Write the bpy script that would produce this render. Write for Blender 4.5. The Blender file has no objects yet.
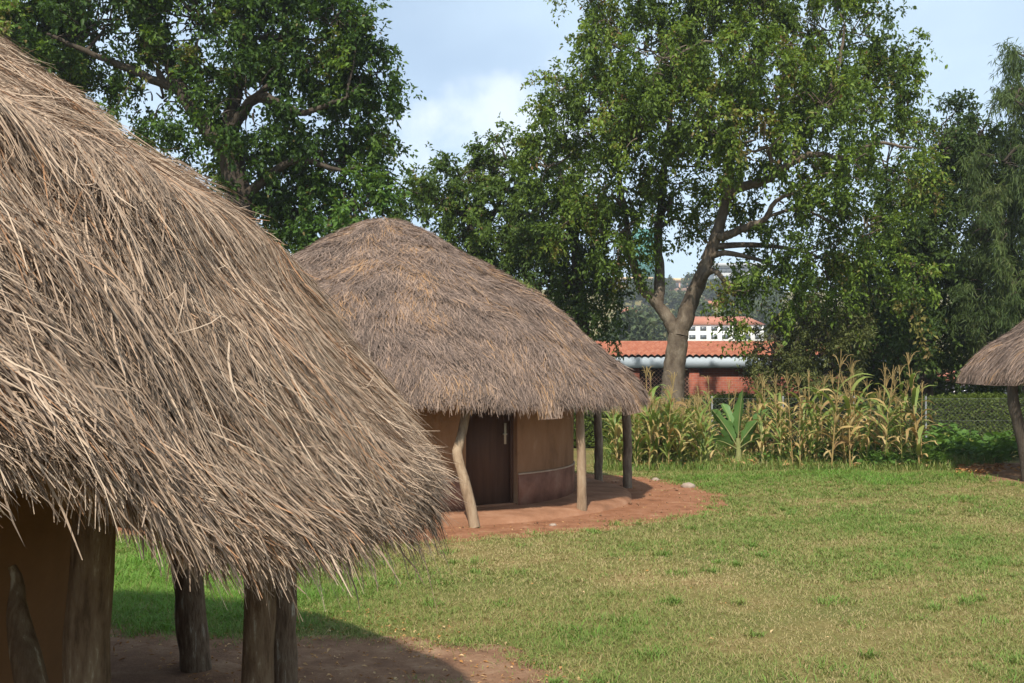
import bpy, math, random
import numpy as np
from mathutils import Vector

rng = np.random.default_rng(7)
random.seed(7)
R = math.radians
scene = bpy.context.scene
col = scene.collection

# ------------------------------------------------------------------ camera
EYE = 2.0
F = 1024.0
HOR = 380.0
cam_d = bpy.data.cameras.new('camera'); cam_d.lens = 36; cam_d.sensor_width = 36
cam_d.clip_start = 0.05; cam_d.clip_end = 6000
cam = bpy.data.objects.new('camera', cam_d); col.objects.link(cam)
cam.location = (0, 0, EYE)
cam.rotation_euler = (R(90) + math.atan(38.5 / F), 0, 0)
scene.camera = cam

def at(px, py, Y):
    return np.array([(px - 512) / F * Y, Y, EYE + (HOR - py) / F * Y])
def gx(px, Y):
    return (px - 512) / F * Y

# ------------------------------------------------------------------ mesh helpers
class MB:
    """collects vertices, faces and one per-vertex tint"""
    def __init__(self):
        self.V = []; self.Fc = []; self.T = []; self.n = 0; self.M = []
    def add(self, V, faces, tint=0.5, mi=0):
        V = np.asarray(V, float).reshape(-1, 3)
        self.V.append(V)
        t = np.full(len(V), tint, float) if np.isscalar(tint) else np.asarray(tint, float)
        self.T.append(t)
        if isinstance(faces, np.ndarray):
            fs = [faces]
        else:
            by = {}
            for f in faces: by.setdefault(len(f), []).append(f)
            fs = [np.array(v, int) for v in by.values()]
        for f in fs:
            self.Fc.append(f + self.n); self.M.append(np.full(len(f), mi))
        self.n += len(V)
    def build(self, name, mats, parent=None, smooth=False):
        me = bpy.data.meshes.new(name)
        V = np.concatenate(self.V); T = np.concatenate(self.T)
        sizes = np.concatenate([np.full(len(f), f.shape[1]) for f in self.Fc])
        loops = np.concatenate([f.ravel() for f in self.Fc])
        me.vertices.add(len(V)); me.vertices.foreach_set('co', V.astype(np.float32).ravel())
        me.loops.add(len(loops)); me.loops.foreach_set('vertex_index', loops.astype(np.int32))
        me.polygons.add(len(sizes))
        me.polygons.foreach_set('loop_start', (np.cumsum(sizes) - sizes).astype(np.int32))
        if not isinstance(mats, (list, tuple)): mats = [mats]
        for m in mats: me.materials.append(m)
        me.polygons.foreach_set('material_index', np.concatenate(self.M).astype(np.int32))
        me.update(calc_edges=True)
        a = me.attributes.new('tint', 'FLOAT', 'POINT')
        a.data.foreach_set('value', T.astype(np.float32))
        if smooth: me.polygons.foreach_set('use_smooth', np.ones(len(sizes), bool))
        me.validate()
        o = bpy.data.objects.new(name, me); col.objects.link(o)
        if parent is not None: o.parent = parent
        return o

def tag(o, label=None, cat=None, group=None, kind=None):
    if label: o['label'] = label
    if cat: o['category'] = cat
    if group: o['group'] = group
    if kind: o['kind'] = kind
    return o

def empty(name, loc, label, cat, group=None, rz=0):
    o = bpy.data.objects.new(name, None); col.objects.link(o)
    o.location = loc; o.rotation_euler = (0, 0, rz); o.empty_display_size = 0.2
    return tag(o, label, cat, group)

def copy_tree(o, parent=None):
    c = o.copy(); col.objects.link(c)
    if parent is not None: c.parent = parent
    for ch in o.children: copy_tree(ch, c)
    return c

def smooth_path(P, n):
    """Catmull-Rom through the given points"""
    P = np.asarray(P, float)
    if len(P) < 3:
        t = np.linspace(0, 1, n)[:, None]; return P[0] * (1 - t) + P[-1] * t
    Q = np.vstack([2 * P[0] - P[1], P, 2 * P[-1] - P[-2]])
    u = np.linspace(0, len(P) - 1 - 1e-6, n); i = u.astype(int); t = (u - i)[:, None]
    p0, p1, p2, p3 = Q[i], Q[i + 1], Q[i + 2], Q[i + 3]
    return 0.5 * (2 * p1 + (p2 - p0) * t + (2 * p0 - 5 * p1 + 4 * p2 - p3) * t ** 2 + (3 * p1 - p0 - 3 * p2 + p3) * t ** 3)

def tube(mb, P, rad, sides=8, tint=0.5, cap=True, wob=0.0, mi=0):
    P = np.asarray(P, float); n = len(P)
    rad = np.broadcast_to(np.asarray(rad, float), (n,))
    T = np.gradient(P, axis=0); T /= np.linalg.norm(T, axis=1)[:, None] + 1e-9
    up = np.array([0, 0, 1.0]) if abs(T[0, 2]) < 0.9 else np.array([1.0, 0, 0])
    a = np.arange(sides) / sides * 2 * math.pi
    V = []
    side = np.cross(T[0], up); side /= np.linalg.norm(side)
    w = 1 + wob * rng.standard_normal(sides)
    for k in range(n):
        side = side - T[k] * side.dot(T[k]); side /= np.linalg.norm(side) + 1e-9
        b = np.cross(T[k], side)
        rr = rad[k] * (w + wob * 0.6 * rng.standard_normal(sides))
        V.append(P[k] + (np.cos(a) * rr)[:, None] * side + (np.sin(a) * rr)[:, None] * b)
    V = np.concatenate(V)
    i = np.arange(sides); j = (i + 1) % sides
    Fq = np.concatenate([np.stack([k * sides + i, k * sides + j, (k + 1) * sides + j, (k + 1) * sides + i], 1) for k in range(n - 1)])
    mb.add(V, Fq, tint, mi)
    if cap:
        mb.add(V[-sides:], [tuple(range(sides))], tint)
        mb.add(V[:sides], [tuple(reversed(range(sides)))], tint)

def box(mb, lo, hi, tint=0.5, mi=0):
    x0, y0, z0 = lo; x1, y1, z1 = hi
    V = [(x0, y0, z0), (x1, y0, z0), (x1, y1, z0), (x0, y1, z0), (x0, y0, z1), (x1, y0, z1), (x1, y1, z1), (x0, y1, z1)]
    mb.add(V, [(0, 3, 2, 1), (4, 5, 6, 7), (0, 1, 5, 4), (1, 2, 6, 5), (2, 3, 7, 6), (3, 0, 4, 7)], tint, mi)

def ribbons(mb, P, W, tint):
    """P (n,k,3) centre lines, W (n,k,3) half-width vectors"""
    n, k, _ = P.shape
    V = np.stack([P - W, P + W], 2).reshape(-1, 3)            # n,k,2
    base = (np.arange(n) * k * 2)[:, None]
    seg = (np.arange(k - 1) * 2)[None, :]
    a = base + seg
    Fq = np.stack([a, a + 1, a + 3, a + 2], -1).reshape(-1, 4)
    mb.add(V, Fq, np.repeat(tint, k * 2))

def unit(v):
    return v / (np.linalg.norm(v, axis=-1, keepdims=True) + 1e-9)

def leaves(mb, P, D, Nn, L, W, tint, fold=0.25):
    """rhombic folded leaves: base P, direction D, normal Nn"""
    S = unit(np.cross(D, Nn)); Nn = np.cross(S, D)
    L = np.asarray(L)[:, None]; W = np.asarray(W)[:, None]
    mid = P + D * L * 0.45
    a = P; b = mid + S * W * 0.5 + Nn * W * fold; c = P + D * L - Nn * L * 0.12; d = mid - S * W * 0.5 + Nn * W * fold
    V = np.stack([a, b, c, d], 1).reshape(-1, 3)
    i = np.arange(len(P)) * 4
    Fq = np.concatenate([np.stack([i, i + 1, i + 2], 1), np.stack([i, i + 2, i + 3], 1)])
    mb.add(V, Fq, np.repeat(tint, 4))

# ------------------------------------------------------------------ materials
def new_mat(name):
    m = bpy.data.materials.new(name); m.use_nodes = True
    nt = m.node_tree; b = nt.nodes['Principled BSDF']
    return m, nt, b
def nd(nt, t, **kw):
    n = nt.nodes.new(t)
    for k, v in kw.items():
        if k.startswith('i_'): n.inputs[k[2:].replace('_', ' ')].default_value = v
        else: setattr(n, k, v)
    return n
def ramp_node(nt, stops):
    r = nt.nodes.new('ShaderNodeValToRGB'); e = r.color_ramp.elements
    while len(e) < len(stops): e.new(0.5)
    for el, (p, c) in zip(e, stops):
        el.position = p; el.color = (*c, 1)
    return r
def coords(nt, scale=(1, 1, 1), kind='Object'):
    tc = nt.nodes.new('ShaderNodeTexCoord'); mp = nt.nodes.new('ShaderNodeMapping')
    mp.inputs['Scale'].default_value = scale
    nt.links.new(tc.outputs[kind], mp.inputs['Vector']); return mp

def mat_tint(name, stops, rough=0.7, trans=0.0, noise=0.0, nscale=1.0, spec=0.3, tcol=None):
    """colour from the per-vertex tint, shifted by a soft noise"""
    m, nt, b = new_mat(name); L = nt.links.new
    at_ = nd(nt, 'ShaderNodeAttribute', attribute_name='tint')
    r = ramp_node(nt, stops); src = at_.outputs['Fac']
    if noise:
        mp = coords(nt, (nscale,) * 3)
        nz = nd(nt, 'ShaderNodeTexNoise', i_Scale=1.0, i_Detail=4.0); L(mp.outputs[0], nz.inputs['Vector'])
        ma = nd(nt, 'ShaderNodeMath', operation='MULTIPLY_ADD'); ma.inputs[1].default_value = noise * 2; ma.inputs[2].default_value = -noise
        L(nz.outputs['Fac'], ma.inputs[0])
        ad = nd(nt, 'ShaderNodeMath', operation='ADD', use_clamp=True); L(ma.outputs[0], ad.inputs[0]); L(src, ad.inputs[1]); src = ad.outputs[0]
    L(src, r.inputs['Fac']); L(r.outputs['Color'], b.inputs['Base Color'])
    b.inputs['Roughness'].default_value = rough; b.inputs['Specular IOR Level'].default_value = spec
    if trans:
        tr = nd(nt, 'ShaderNodeBsdfTranslucent')
        mx = nd(nt, 'ShaderNodeMixShader'); mx.inputs[0].default_value = trans
        hs = nd(nt, 'ShaderNodeHueSaturation'); hs.inputs['Saturation'].default_value = 1.1; hs.inputs['Value'].default_value = 1.25; hs.inputs['Hue'].default_value = 0.485
        L(r.outputs['Color'], hs.inputs['Color']); L(hs.outputs[0], tr.inputs['Color'])
        L(b.outputs[0], mx.inputs[1]); L(tr.outputs[0], mx.inputs[2])
        L(mx.outputs[0], nt.nodes['Material Output'].inputs['Surface'])
    return m

def mat_noise(name, stops, scale=(3, 3, 3), rough=0.85, bump=0.3, bscale=12.0, detail=8.0, spec=0.2, dist=0.02):
    m, nt, b = new_mat(name); L = nt.links.new
    mp = coords(nt, scale)
    nz = nd(nt, 'ShaderNodeTexNoise', i_Scale=1.0, i_Detail=detail, i_Roughness=0.65); L(mp.outputs[0], nz.inputs['Vector'])
    r = ramp_node(nt, stops); L(nz.outputs['Fac'], r.inputs['Fac']); L(r.outputs['Color'], b.inputs['Base Color'])
    b.inputs['Roughness'].default_value = rough; b.inputs['Specular IOR Level'].default_value = spec
    if bump:
        n2 = nd(nt, 'ShaderNodeTexNoise', i_Scale=bscale, i_Detail=6.0, i_Roughness=0.7); L(mp.outputs[0], n2.inputs['Vector'])
        bp = nd(nt, 'ShaderNodeBump', i_Strength=bump, i_Distance=dist); L(n2.outputs['Fac'], bp.inputs['Height']); L(bp.outputs[0], b.inputs['Normal'])
    return m

M = {}
M['straw_old'] = mat_tint('straw_old', [(0, (.12, .083, .056)), (.3, (.265, .188, .130)), (.62, (.395, .285, .198)), (.9, (.54, .41, .29)), (1, (.38, .20, .10))], rough=.75, noise=.12, nscale=1.3, trans=.12)
M['straw_trim'] = mat_tint('straw_trim', [(0, (.095, .07, .055)), (.35, (.205, .146, .114)), (.65, (.29, .205, .155)), (.9, (.40, .28, .20)), (1, (.42, .24, .11))], rough=.8, noise=.42, nscale=1.1, trans=.08)
M['thatch_base'] = mat_noise('thatch_base', [(.3, (.12, .086, .058)), (.7, (.21, .15, .105))], (6, 6, 2), bump=.6)
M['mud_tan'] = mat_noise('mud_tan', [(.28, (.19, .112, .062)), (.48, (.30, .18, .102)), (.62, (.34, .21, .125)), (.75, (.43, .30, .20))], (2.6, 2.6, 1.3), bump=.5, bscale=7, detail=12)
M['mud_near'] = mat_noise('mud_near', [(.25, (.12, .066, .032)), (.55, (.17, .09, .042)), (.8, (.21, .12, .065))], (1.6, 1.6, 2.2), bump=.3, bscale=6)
M['mud_red'] = mat_noise('mud_red', [(.28, (.15, .065, .04)), (.5, (.26, .12, .078)), (.74, (.37, .21, .145))], (3, 3, 2.5), bump=.25, bscale=8)
M['mud_pale'] = mat_noise('mud_pale', [(.3, (.42, .29, .2)), (.7, (.55, .42, .31))], (4, 4, 4), bump=.2)
M['earth'] = mat_noise('earth', [(.3, (.17, .072, .034)), (.45, (.29, .124, .060)), (.58, (.34, .155, .080)), (.72, (.45, .255, .145))], (3.2, 3.2, 3.2), bump=1.0, bscale=9, detail=12, dist=.04)
M['earth_dark'] = mat_noise('earth_dark', [(.3, (.17, .088, .05)), (.5, (.27, .145, .08)), (.72, (.40, .25, .15))], (4, 4, 4), bump=1.0, bscale=10, detail=10, dist=.03)
M['plinth_mud'] = mat_noise('plinth_mud', [(.3, (.17, .08, .042)), (.5, (.27, .13, .07)), (.74, (.38, .21, .125))], (2.4, 2.4, 2.4), bump=.8, bscale=8, detail=12)
M['post_bark'] = mat_noise('post_bark', [(.34, (.085, .054, .032)), (.48, (.165, .11, .07)), (.6, (.22, .16, .105)), (.69, (.42, .38, .30))], (34, 34, 7), bump=1.0, bscale=2.5)
M['post_pale'] = mat_noise('post_pale', [(.28, (.13, .085, .05)), (.48, (.27, .185, .115)), (.72, (.40, .30, .20))], (10, 10, 2.5), bump=.6, bscale=4)
M['post_grey'] = mat_noise('post_grey', [(.34, (.12, .085, .058)), (.5, (.20, .15, .105)), (.66, (.30, .24, .17))], (12, 12, 3), bump=.7, bscale=4)
M['bark'] = mat_noise('bark', [(.32, (.065, .046, .032)), (.5, (.125, .095, .066)), (.66, (.20, .16, .115))], (4, 4, 2.0), bump=.8, bscale=4, dist=.05)
M['bark_dark'] = mat_noise('bark_dark', [(.3, (.045, .034, .024)), (.6, (.085, .066, .048))], (5, 5, 1.6), bump=.8, bscale=4, dist=.05)
M['door_wood'] = mat_noise('door_wood', [(.3, (.075, .038, .024)), (.7, (.12, .065, .042))], (12, 12, 1), rough=.6, bump=.2)
M['metal_pale'] = mat_noise('metal_pale', [(.3, (.5, .45, .34)), (.7, (.62, .56, .44))], (6, 6, 6), rough=.5, bump=0)
M['galv'] = mat_noise('galv', [(.3, (.22, .225, .22)), (.7, (.32, .325, .32))], (6, 6, 2), rough=.6, bump=0)
M['wire'] = mat_noise('wire', [(.3, (.10, .105, .10)), (.7, (.16, .165, .16))], (3, 3, 3), rough=.6, bump=0)
M['fascia'] = mat_noise('fascia', [(.3, (.34, .39, .43)), (.7, (.42, .47, .51))], (.7, 1, 2), rough=.6, bump=0)
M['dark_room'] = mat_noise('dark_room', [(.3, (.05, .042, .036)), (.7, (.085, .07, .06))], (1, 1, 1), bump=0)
M['white_wall'] = mat_noise('white_wall', [(.3, (.70, .68, .63)), (.7, (.8, .78, .74))], (.2, .2, .2), bump=0)
M['cream_wall'] = mat_noise('cream_wall', [(.3, (.58, .40, .22)), (.7, (.68, .50, .31))], (.1, .1, .1), bump=0)
M['pink_wall'] = mat_noise('pink_wall', [(.3, (.48, .27, .19)), (.7, (.55, .34, .25))], (.1, .1, .1), bump=0)
M['grey_wall'] = mat_noise('grey_wall', [(.3, (.42, .42, .41)), (.7, (.5, .5, .49))], (.1, .1, .1), bump=0)
M['green_net'] = mat_noise('green_net', [(.35, (.035, .16, .13)), (.65, (.055, .22, .175))], (.25, .25, .08), bump=0)
M['glass_dark'] = mat_noise('glass_dark', [(.3, (.06, .07, .08)), (.7, (.12, .13, .14))], (.6, .6, .6), rough=.2, bump=0, spec=.5)
M['stone'] = mat_noise('stone', [(.3, (.26, .19, .14)), (.7, (.38, .30, .24))], (9, 9, 9), bump=.4)
M['tile'] = mat_noise('tile', [(.25, (.20, .066, .04)), (.5, (.31, .11, .064)), (.75, (.40, .19, .12))], (2.5, 2.5, 2.5), rough=.8, bump=.2)
M['tile_far'] = mat_noise('tile_far', [(.3, (.34, .12, .075)), (.7, (.42, .18, .11))], (.3, .3, .3), bump=0)

def mat_brick(name):
    m, nt, b = new_mat(name); L = nt.links.new
    tc = nd(nt, 'ShaderNodeTexCoord'); sp = nd(nt, 'ShaderNodeSeparateXYZ'); L(tc.outputs['Object'], sp.inputs[0])
    ad = nd(nt, 'ShaderNodeMath', operation='ADD'); L(sp.outputs[0], ad.inputs[0]); L(sp.outputs[1], ad.inputs[1])
    cb = nd(nt, 'ShaderNodeCombineXYZ'); L(ad.outputs[0], cb.inputs[0]); L(sp.outputs[2], cb.inputs[1])
    br = nd(nt, 'ShaderNodeTexBrick', i_Scale=1.0); L(cb.outputs[0], br.inputs['Vector'])
    br.inputs['Brick Width'].default_value = .24; br.inputs['Row Height'].default_value = .092; br.inputs['Mortar Size'].default_value = .007
    br.inputs['Color1'].default_value = (.34, .095, .05, 1); br.inputs['Color2'].default_value = (.26, .065, .04, 1); br.inputs['Mortar'].default_value = (.27, .17, .13, 1)
    nz = nd(nt, 'ShaderNodeTexNoise', i_Scale=1.4, i_Detail=6.0); L(tc.outputs['Object'], nz.inputs['Vector'])
    mx = nd(nt, 'ShaderNodeMix', data_type='RGBA', blend_type='MULTIPLY'); mx.inputs[0].default_value = .5
    r = ramp_node(nt, [(.3, (.6, .55, .5)), (.65, (1, 1, 1))]); L(nz.outputs['Fac'], r.inputs[0])
    L(br.outputs['Color'], mx.inputs[6]); L(r.outputs[0], mx.inputs[7]); L(mx.outputs[2], b.inputs['Base Color'])
    b.inputs['Roughness'].default_value = .9
    return m
M['brick'] = mat_brick('brick')

# foliage (base colours)
def leafmat(name, dark, mid, light, odd, trans=.36, rough=.5, noise=.15):
    return mat_tint(name, [(0, dark), (.5, mid), (.86, light), (1, odd)], rough=rough, trans=trans, noise=noise, nscale=.6, spec=.2)
M['leaf_deep'] = leafmat('leaf_deep', (.024, .052, .010), (.054, .106, .016), (.145, .235, .032), (.16, .12, .04))
M['leaf_fig'] = leafmat('leaf_fig', (.042, .072, .012), (.086, .138, .020), (.19, .275, .036), (.20, .12, .05))
M['leaf_mid'] = leafmat('leaf_mid', (.036, .066, .013), (.072, .122, .020), (.145, .215, .032), (.17, .12, .05))
M['leaf_dark'] = leafmat('leaf_dark', (.030, .056, .013), (.060, .100, .020), (.115, .175, .030), (.12, .10, .035))
M['leaf_feather'] = leafmat('leaf_feather', (.045, .075, .022), (.080, .122, .034), (.13, .18, .048), (.13, .14, .06))
M['leaf_olive'] = leafmat('leaf_olive', (.065, .075, .022), (.115, .13, .036), (.155, .17, .05), (.18, .13, .06))
M['leaf_hedge'] = leafmat('leaf_hedge', (.055, .085, .016), (.10, .14, .024), (.15, .19, .034), (.15, .12, .04))
M['leaf_broad'] = leafmat('leaf_broad', (.06, .125, .022), (.10, .19, .036), (.14, .24, .045), (.22, .20, .05))
M['leaf_far'] = leafmat('leaf_far', (.04, .06, .028), (.07, .095, .038), (.11, .135, .05), (.13, .12, .06), trans=.15, rough=.7)
M['grass'] = mat_tint('grass', [(0, (.40, .31, .15)), (.3, (.245, .245, .072)), (.6, (.145, .21, .042)), (.85, (.105, .205, .030)), (1, (.15, .29, .04))], rough=.6, trans=.25, spec=.25)
M['corn_dry'] = mat_tint('corn_dry', [(0, (.24, .145, .055)), (.5, (.40, .28, .105)), (1, (.54, .42, .20))], rough=.65, trans=.25, noise=.25, nscale=3)
M['corn_green'] = mat_tint('corn_green', [(0, (.09, .15, .030)), (.45, (.17, .235, .05)), (.75, (.30, .29, .085)), (1, (.46, .36, .14))], rough=.5, trans=.3, noise=.25, nscale=2)
M['banana_leaf'] = mat_tint('banana_leaf', [(0, (.085, .175, .04)), (1, (.16, .27, .08))], rough=.4, trans=.3, noise=.15, nscale=3)
M['banana_stem'] = mat_noise('banana_stem', [(.3, (.16, .19, .06)), (.7, (.30, .28, .12))], (6, 6, 1.5), bump=.2)
M['dead_leaf'] = mat_tint('dead_leaf', [(0, (.22, .10, .035)), (.5, (.42, .20, .06)), (1, (.60, .42, .22))], rough=.7, trans=.15)

# ground sheet: soil and thin turf
def mat_ground():
    m, nt, b = new_mat('ground_soil'); L = nt.links.new
    mp = coords(nt)
    n1 = nd(nt, 'ShaderNodeTexNoise', i_Scale=.55, i_Detail=6.0, i_Roughness=.6); L(mp.outputs[0], n1.inputs['Vector'])
    n2 = nd(nt, 'ShaderNodeTexNoise', i_Scale=22.0, i_Detail=8.0, i_Roughness=.7); L(mp.outputs[0], n2.inputs['Vector'])
    r1 = ramp_node(nt, [(.3, (.095, .12, .032)), (.5, (.17, .155, .055)), (.7, (.27, .19, .095))]); L(n1.outputs[0], r1.inputs[0])
    r2 = ramp_node(nt, [(.3, (.6, .55, .45)), (.7, (1.15, 1.1, 1.0))]); L(n2.outputs[0], r2.inputs[0])
    mx = nd(nt, 'ShaderNodeMix', data_type='RGBA', blend_type='MULTIPLY'); mx.inputs[0].default_value = 1
    L(r1.outputs[0], mx.inputs[6]); L(r2.outputs[0], mx.inputs[7]); L(mx.outputs[2], b.inputs['Base Color'])
    bp = nd(nt, 'ShaderNodeBump', i_Strength=.6, i_Distance=.03); L(n2.outputs[0], bp.inputs['Height']); L(bp.outputs[0], b.inputs['Normal'])
    b.inputs['Roughness'].default_value = .9; b.inputs['Specular IOR Level'].default_value = .15
    return m
M['ground'] = mat_ground()

# ------------------------------------------------------------------ terrain
def hill(x, y):
    t = np.clip((y - 70) / 480, 0, 1); s = t * t * (3 - 2 * t)
    return 46 * s + np.where(y > 90, 1.5 * np.sin(x / 37 + 1) * np.sin(y / 51), 0) * np.clip((y - 90) / 60, 0, 1) - 20 * np.clip((y - 700) / 900, 0, 1)
xs = np.concatenate([np.linspace(-1500, -80, 18), np.linspace(-60, 60, 41), np.linspace(80, 1500, 18)])
ys = np.concatenate([np.linspace(-200, -10, 8), np.linspace(0, 70, 29), np.linspace(80, 700, 45), np.linspace(800, 2400, 9)])
XX, YY = np.meshgrid(xs, ys); ZZ = hill(XX, YY)
g = MB(); nx, ny = len(xs), len(ys)
ii, jj = np.meshgrid(np.arange(nx - 1), np.arange(ny - 1)); k = (jj * nx + ii).ravel()
g.add(np.stack([XX, YY, ZZ], -1), np.stack([k, k + 1, k + nx + 1, k + nx], 1))
tag(g.build('ground', M['ground'], smooth=True), kind='structure')

# bare-earth yards round the huts
NEAR_C = np.array([-4.4, 4.2]); MID_C = np.array([-2.27, 18.1]); RIGHT_C = np.array([13.15, 21.0])
def wob(a, seed, amp):
    return amp * (np.sin(3 * a + seed) + .6 * np.sin(7 * a + 2.1 * seed) + .5 * np.sin(13 * a + 3.3 * seed) + .45 * np.sin(29 * a + seed) + .4 * np.sin(53 * a + 2 * seed))
def yard_r(which, a):
    if which == 0:
        d = np.cos(a - R(33)); return 4.35 + 1.15 * np.exp(-((np.mod(a - R(33) + math.pi, 2 * math.pi) - math.pi) / .38) ** 2) + 0.0 * d + wob(a, 1.3, .10)
    if which == 1:
        return 5.55 + wob(a, 2.2, .12) + .25 * np.exp(-((np.mod(a - R(10) + math.pi, 2 * math.pi) - math.pi) / .5) ** 2)
    return 3.75 + wob(a, .7, .10)
def dirt(x, y):
    """>0 inside a bare yard (metres from its edge)"""
    out = np.full(np.shape(x), -99.0)
    for w, c in enumerate((NEAR_C, MID_C, RIGHT_C)):
        dx = x - c[0]; dy = y - c[1]
        out = np.maximum(out, yard_r(w, np.arctan2(dy, dx)) - np.hypot(dx, dy))
    return out
for w, (c, mt) in enumerate(((NEAR_C, 'earth_dark'), (MID_C, 'earth'), (RIGHT_C, 'earth_dark'))):
    a = np.linspace(0, 2 * math.pi, 241)[:-1]; rr = yard_r(w, a) + .12
    fr = np.array([0, .4, .7, .85, .95, 1.0]); m = MB()
    V = np.stack([np.stack([c[0] + np.cos(a) * rr * f, c[1] + np.sin(a) * rr * f, np.full_like(a, .006 if f < 1 else .001)], 1) for f in fr]).reshape(-1, 3)
    i = np.arange(240); j = (i + 1) % 240
    Fq = np.concatenate([np.stack([q * 240 + i, (q + 1) * 240 + i, (q + 1) * 240 + j, q * 240 + j], 1) for q in range(5)])
    m.add(V, Fq); tag(m.build('bare_earth', M[mt]), kind='structure')

# ------------------------------------------------------------------ lawn grass
def vnoise(x, y, f, seed):
    s = np.zeros_like(x); r2 = np.random.default_rng(seed)
    for o in range(7):
        kx, ky = r2.normal(0, f, 2); s += np.sin(kx * x + ky * y + r2.uniform(0, 6.28))
    return s / 7 * 1.6
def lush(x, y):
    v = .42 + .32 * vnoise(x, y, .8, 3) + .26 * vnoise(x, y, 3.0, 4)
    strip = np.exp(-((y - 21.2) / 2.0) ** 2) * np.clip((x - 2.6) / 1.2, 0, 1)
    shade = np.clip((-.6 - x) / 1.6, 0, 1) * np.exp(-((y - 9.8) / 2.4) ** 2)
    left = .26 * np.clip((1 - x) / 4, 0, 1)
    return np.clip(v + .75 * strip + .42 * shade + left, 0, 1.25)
def grass_patch(n, y0, y1, hmin, hmax, w, margin=1.5):
    Yp = np.sqrt(rng.uniform(y0 ** 2, y1 ** 2, n)); Xp = rng.uniform(-1, 1, n) * (Yp * .5 + margin)
    # clump
    kk = n // 14; cx = Xp[:kk]; cy = Yp[:kk]; idx = rng.integers(0, kk, n)
    Xp = cx[idx] + rng.normal(0, .045, n); Yp = cy[idx] + rng.normal(0, .045, n)
    d = dirt(Xp, Yp); keep = (d < rng.exponential(.10, n)) | ((rng.random(n) < .22) & (vnoise(Xp, Yp, 4.5, 9) > .95))
    lu = lush(Xp, Yp); keep &= rng.random(n) < (.35 + .95 * lu)
    keep &= ~((Yp > 22.6 + .25 * np.sin(Xp * 2.1)) & (rng.random(n) < .85))
    Xp, Yp, lu = Xp[keep], Yp[keep], lu[keep]; n = len(Xp)
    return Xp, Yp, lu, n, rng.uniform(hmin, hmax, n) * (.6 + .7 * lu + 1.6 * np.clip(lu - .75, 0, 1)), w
mg = MB()
for args in ((220000, 5.2, 10, .016, .05, .0024), (220000, 10, 15, .018, .055, .0036), (220000, 15, 24.5, .02, .06, .0052)):
    Xp, Yp, lu, n, h, w = grass_patch(*args)
    az = rng.uniform(0, 2 * math.pi, n); lean = rng.uniform(.3, 2.2, n)
    dirv = np.stack([np.cos(az), np.sin(az)], 1)
    P = np.zeros((n, 3, 3)); W = np.zeros((n, 3, 3))
    side = np.stack([-np.sin(az + rng.normal(0, .8, n)), np.cos(az), np.zeros(n)], 1); side = unit(side)
    for q, (t, ww) in enumerate(((0, 1), (.55, .8), (1, .12))):
        P[:, q, 0] = Xp + dirv[:, 0] * lean * h * t ** 1.6; P[:, q, 1] = Yp + dirv[:, 1] * lean * h * t ** 1.6
        P[:, q, 2] = h * t * (1 - .3 * lean * t * .6) + .001
        W[:, q] = side * w * ww * rng.uniform(.7, 1.3, n)[:, None]
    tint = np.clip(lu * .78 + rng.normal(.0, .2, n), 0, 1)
    tint[rng.random(n) < .10] *= .25
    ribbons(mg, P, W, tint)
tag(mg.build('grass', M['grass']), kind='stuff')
mw = MB()
nt_ = 420; ty = np.sqrt(rng.uniform(38, 500, nt_)); tx = rng.uniform(-.45, .52, nt_) * ty; tr_ = rng.uniform(.03, .12, nt_); n = nt_ * 70; ix = np.repeat(np.arange(nt_), 70)
Xp = tx[ix] + rng.normal(0, 1, n) * tr_[ix]; Yp = ty[ix] + rng.normal(0, 1, n) * tr_[ix]; ok = dirt(Xp, Yp) < .12; Xp, Yp, ix = Xp[ok], Yp[ok], ix[ok]; n = len(Xp)
h = rng.uniform(.03, .085, n) * (.6 + .6 * rng.random(nt_)[ix]); az = rng.uniform(0, 6.28, n); ln = rng.uniform(.3, 1.6, n)
P = np.stack([np.stack([Xp + np.cos(az) * ln * h * t ** 1.6, Yp + np.sin(az) * ln * h * t ** 1.6, h * t * (1 - .2 * ln * t)], 1) for t in (0, .55, 1)], 1)
sd_ = np.stack([-np.sin(az), np.cos(az), np.zeros(n)], 1)
ribbons(mw, P, np.stack([sd_ * .0035, sd_ * .0035, sd_ * .0008], 1), np.clip(rng.normal(.6, .15, n) + .3 * (rng.random(nt_)[ix] - .5), 0, 1))
n = 42000; Yp = rng.uniform(22.5, 28.6, n); Xp = gx(rng.uniform(600, 1000, n), Yp)
kk = n // 25; ix = rng.integers(0, kk, n); Xp = Xp[:kk][ix] + rng.normal(0, .09, n); Yp = Yp[:kk][ix] + rng.normal(0, .09, n)
ok = dirt(Xp, Yp) < 0; Xp, Yp, ix = Xp[ok], Yp[ok], ix[ok]; n = len(Xp)
h = rng.uniform(.06, .2, n) * (.5 + 1.1 * rng.random(kk)[ix]) * np.where(Yp > 23.6, 1.3, 1); az = rng.uniform(0, 6.28, n); ln = rng.uniform(.2, 1.1, n)
P = np.stack([np.stack([Xp + np.cos(az) * ln * h * t ** 1.6, Yp + np.sin(az) * ln * h * t ** 1.6, h * t * (1 - .2 * ln * t)], 1) for t in (0, .55, 1)], 1)
sd_ = np.stack([-np.sin(az), np.cos(az), np.zeros(n)], 1)
ribbons(mw, P, np.stack([sd_ * .006, sd_ * .006, sd_ * .001], 1), np.clip(rng.normal(.55, .2, n) + .25 * (rng.random(kk)[ix] - .5), 0, 1))
tag(mw.build('weeds', M['grass']), kind='stuff')

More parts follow.
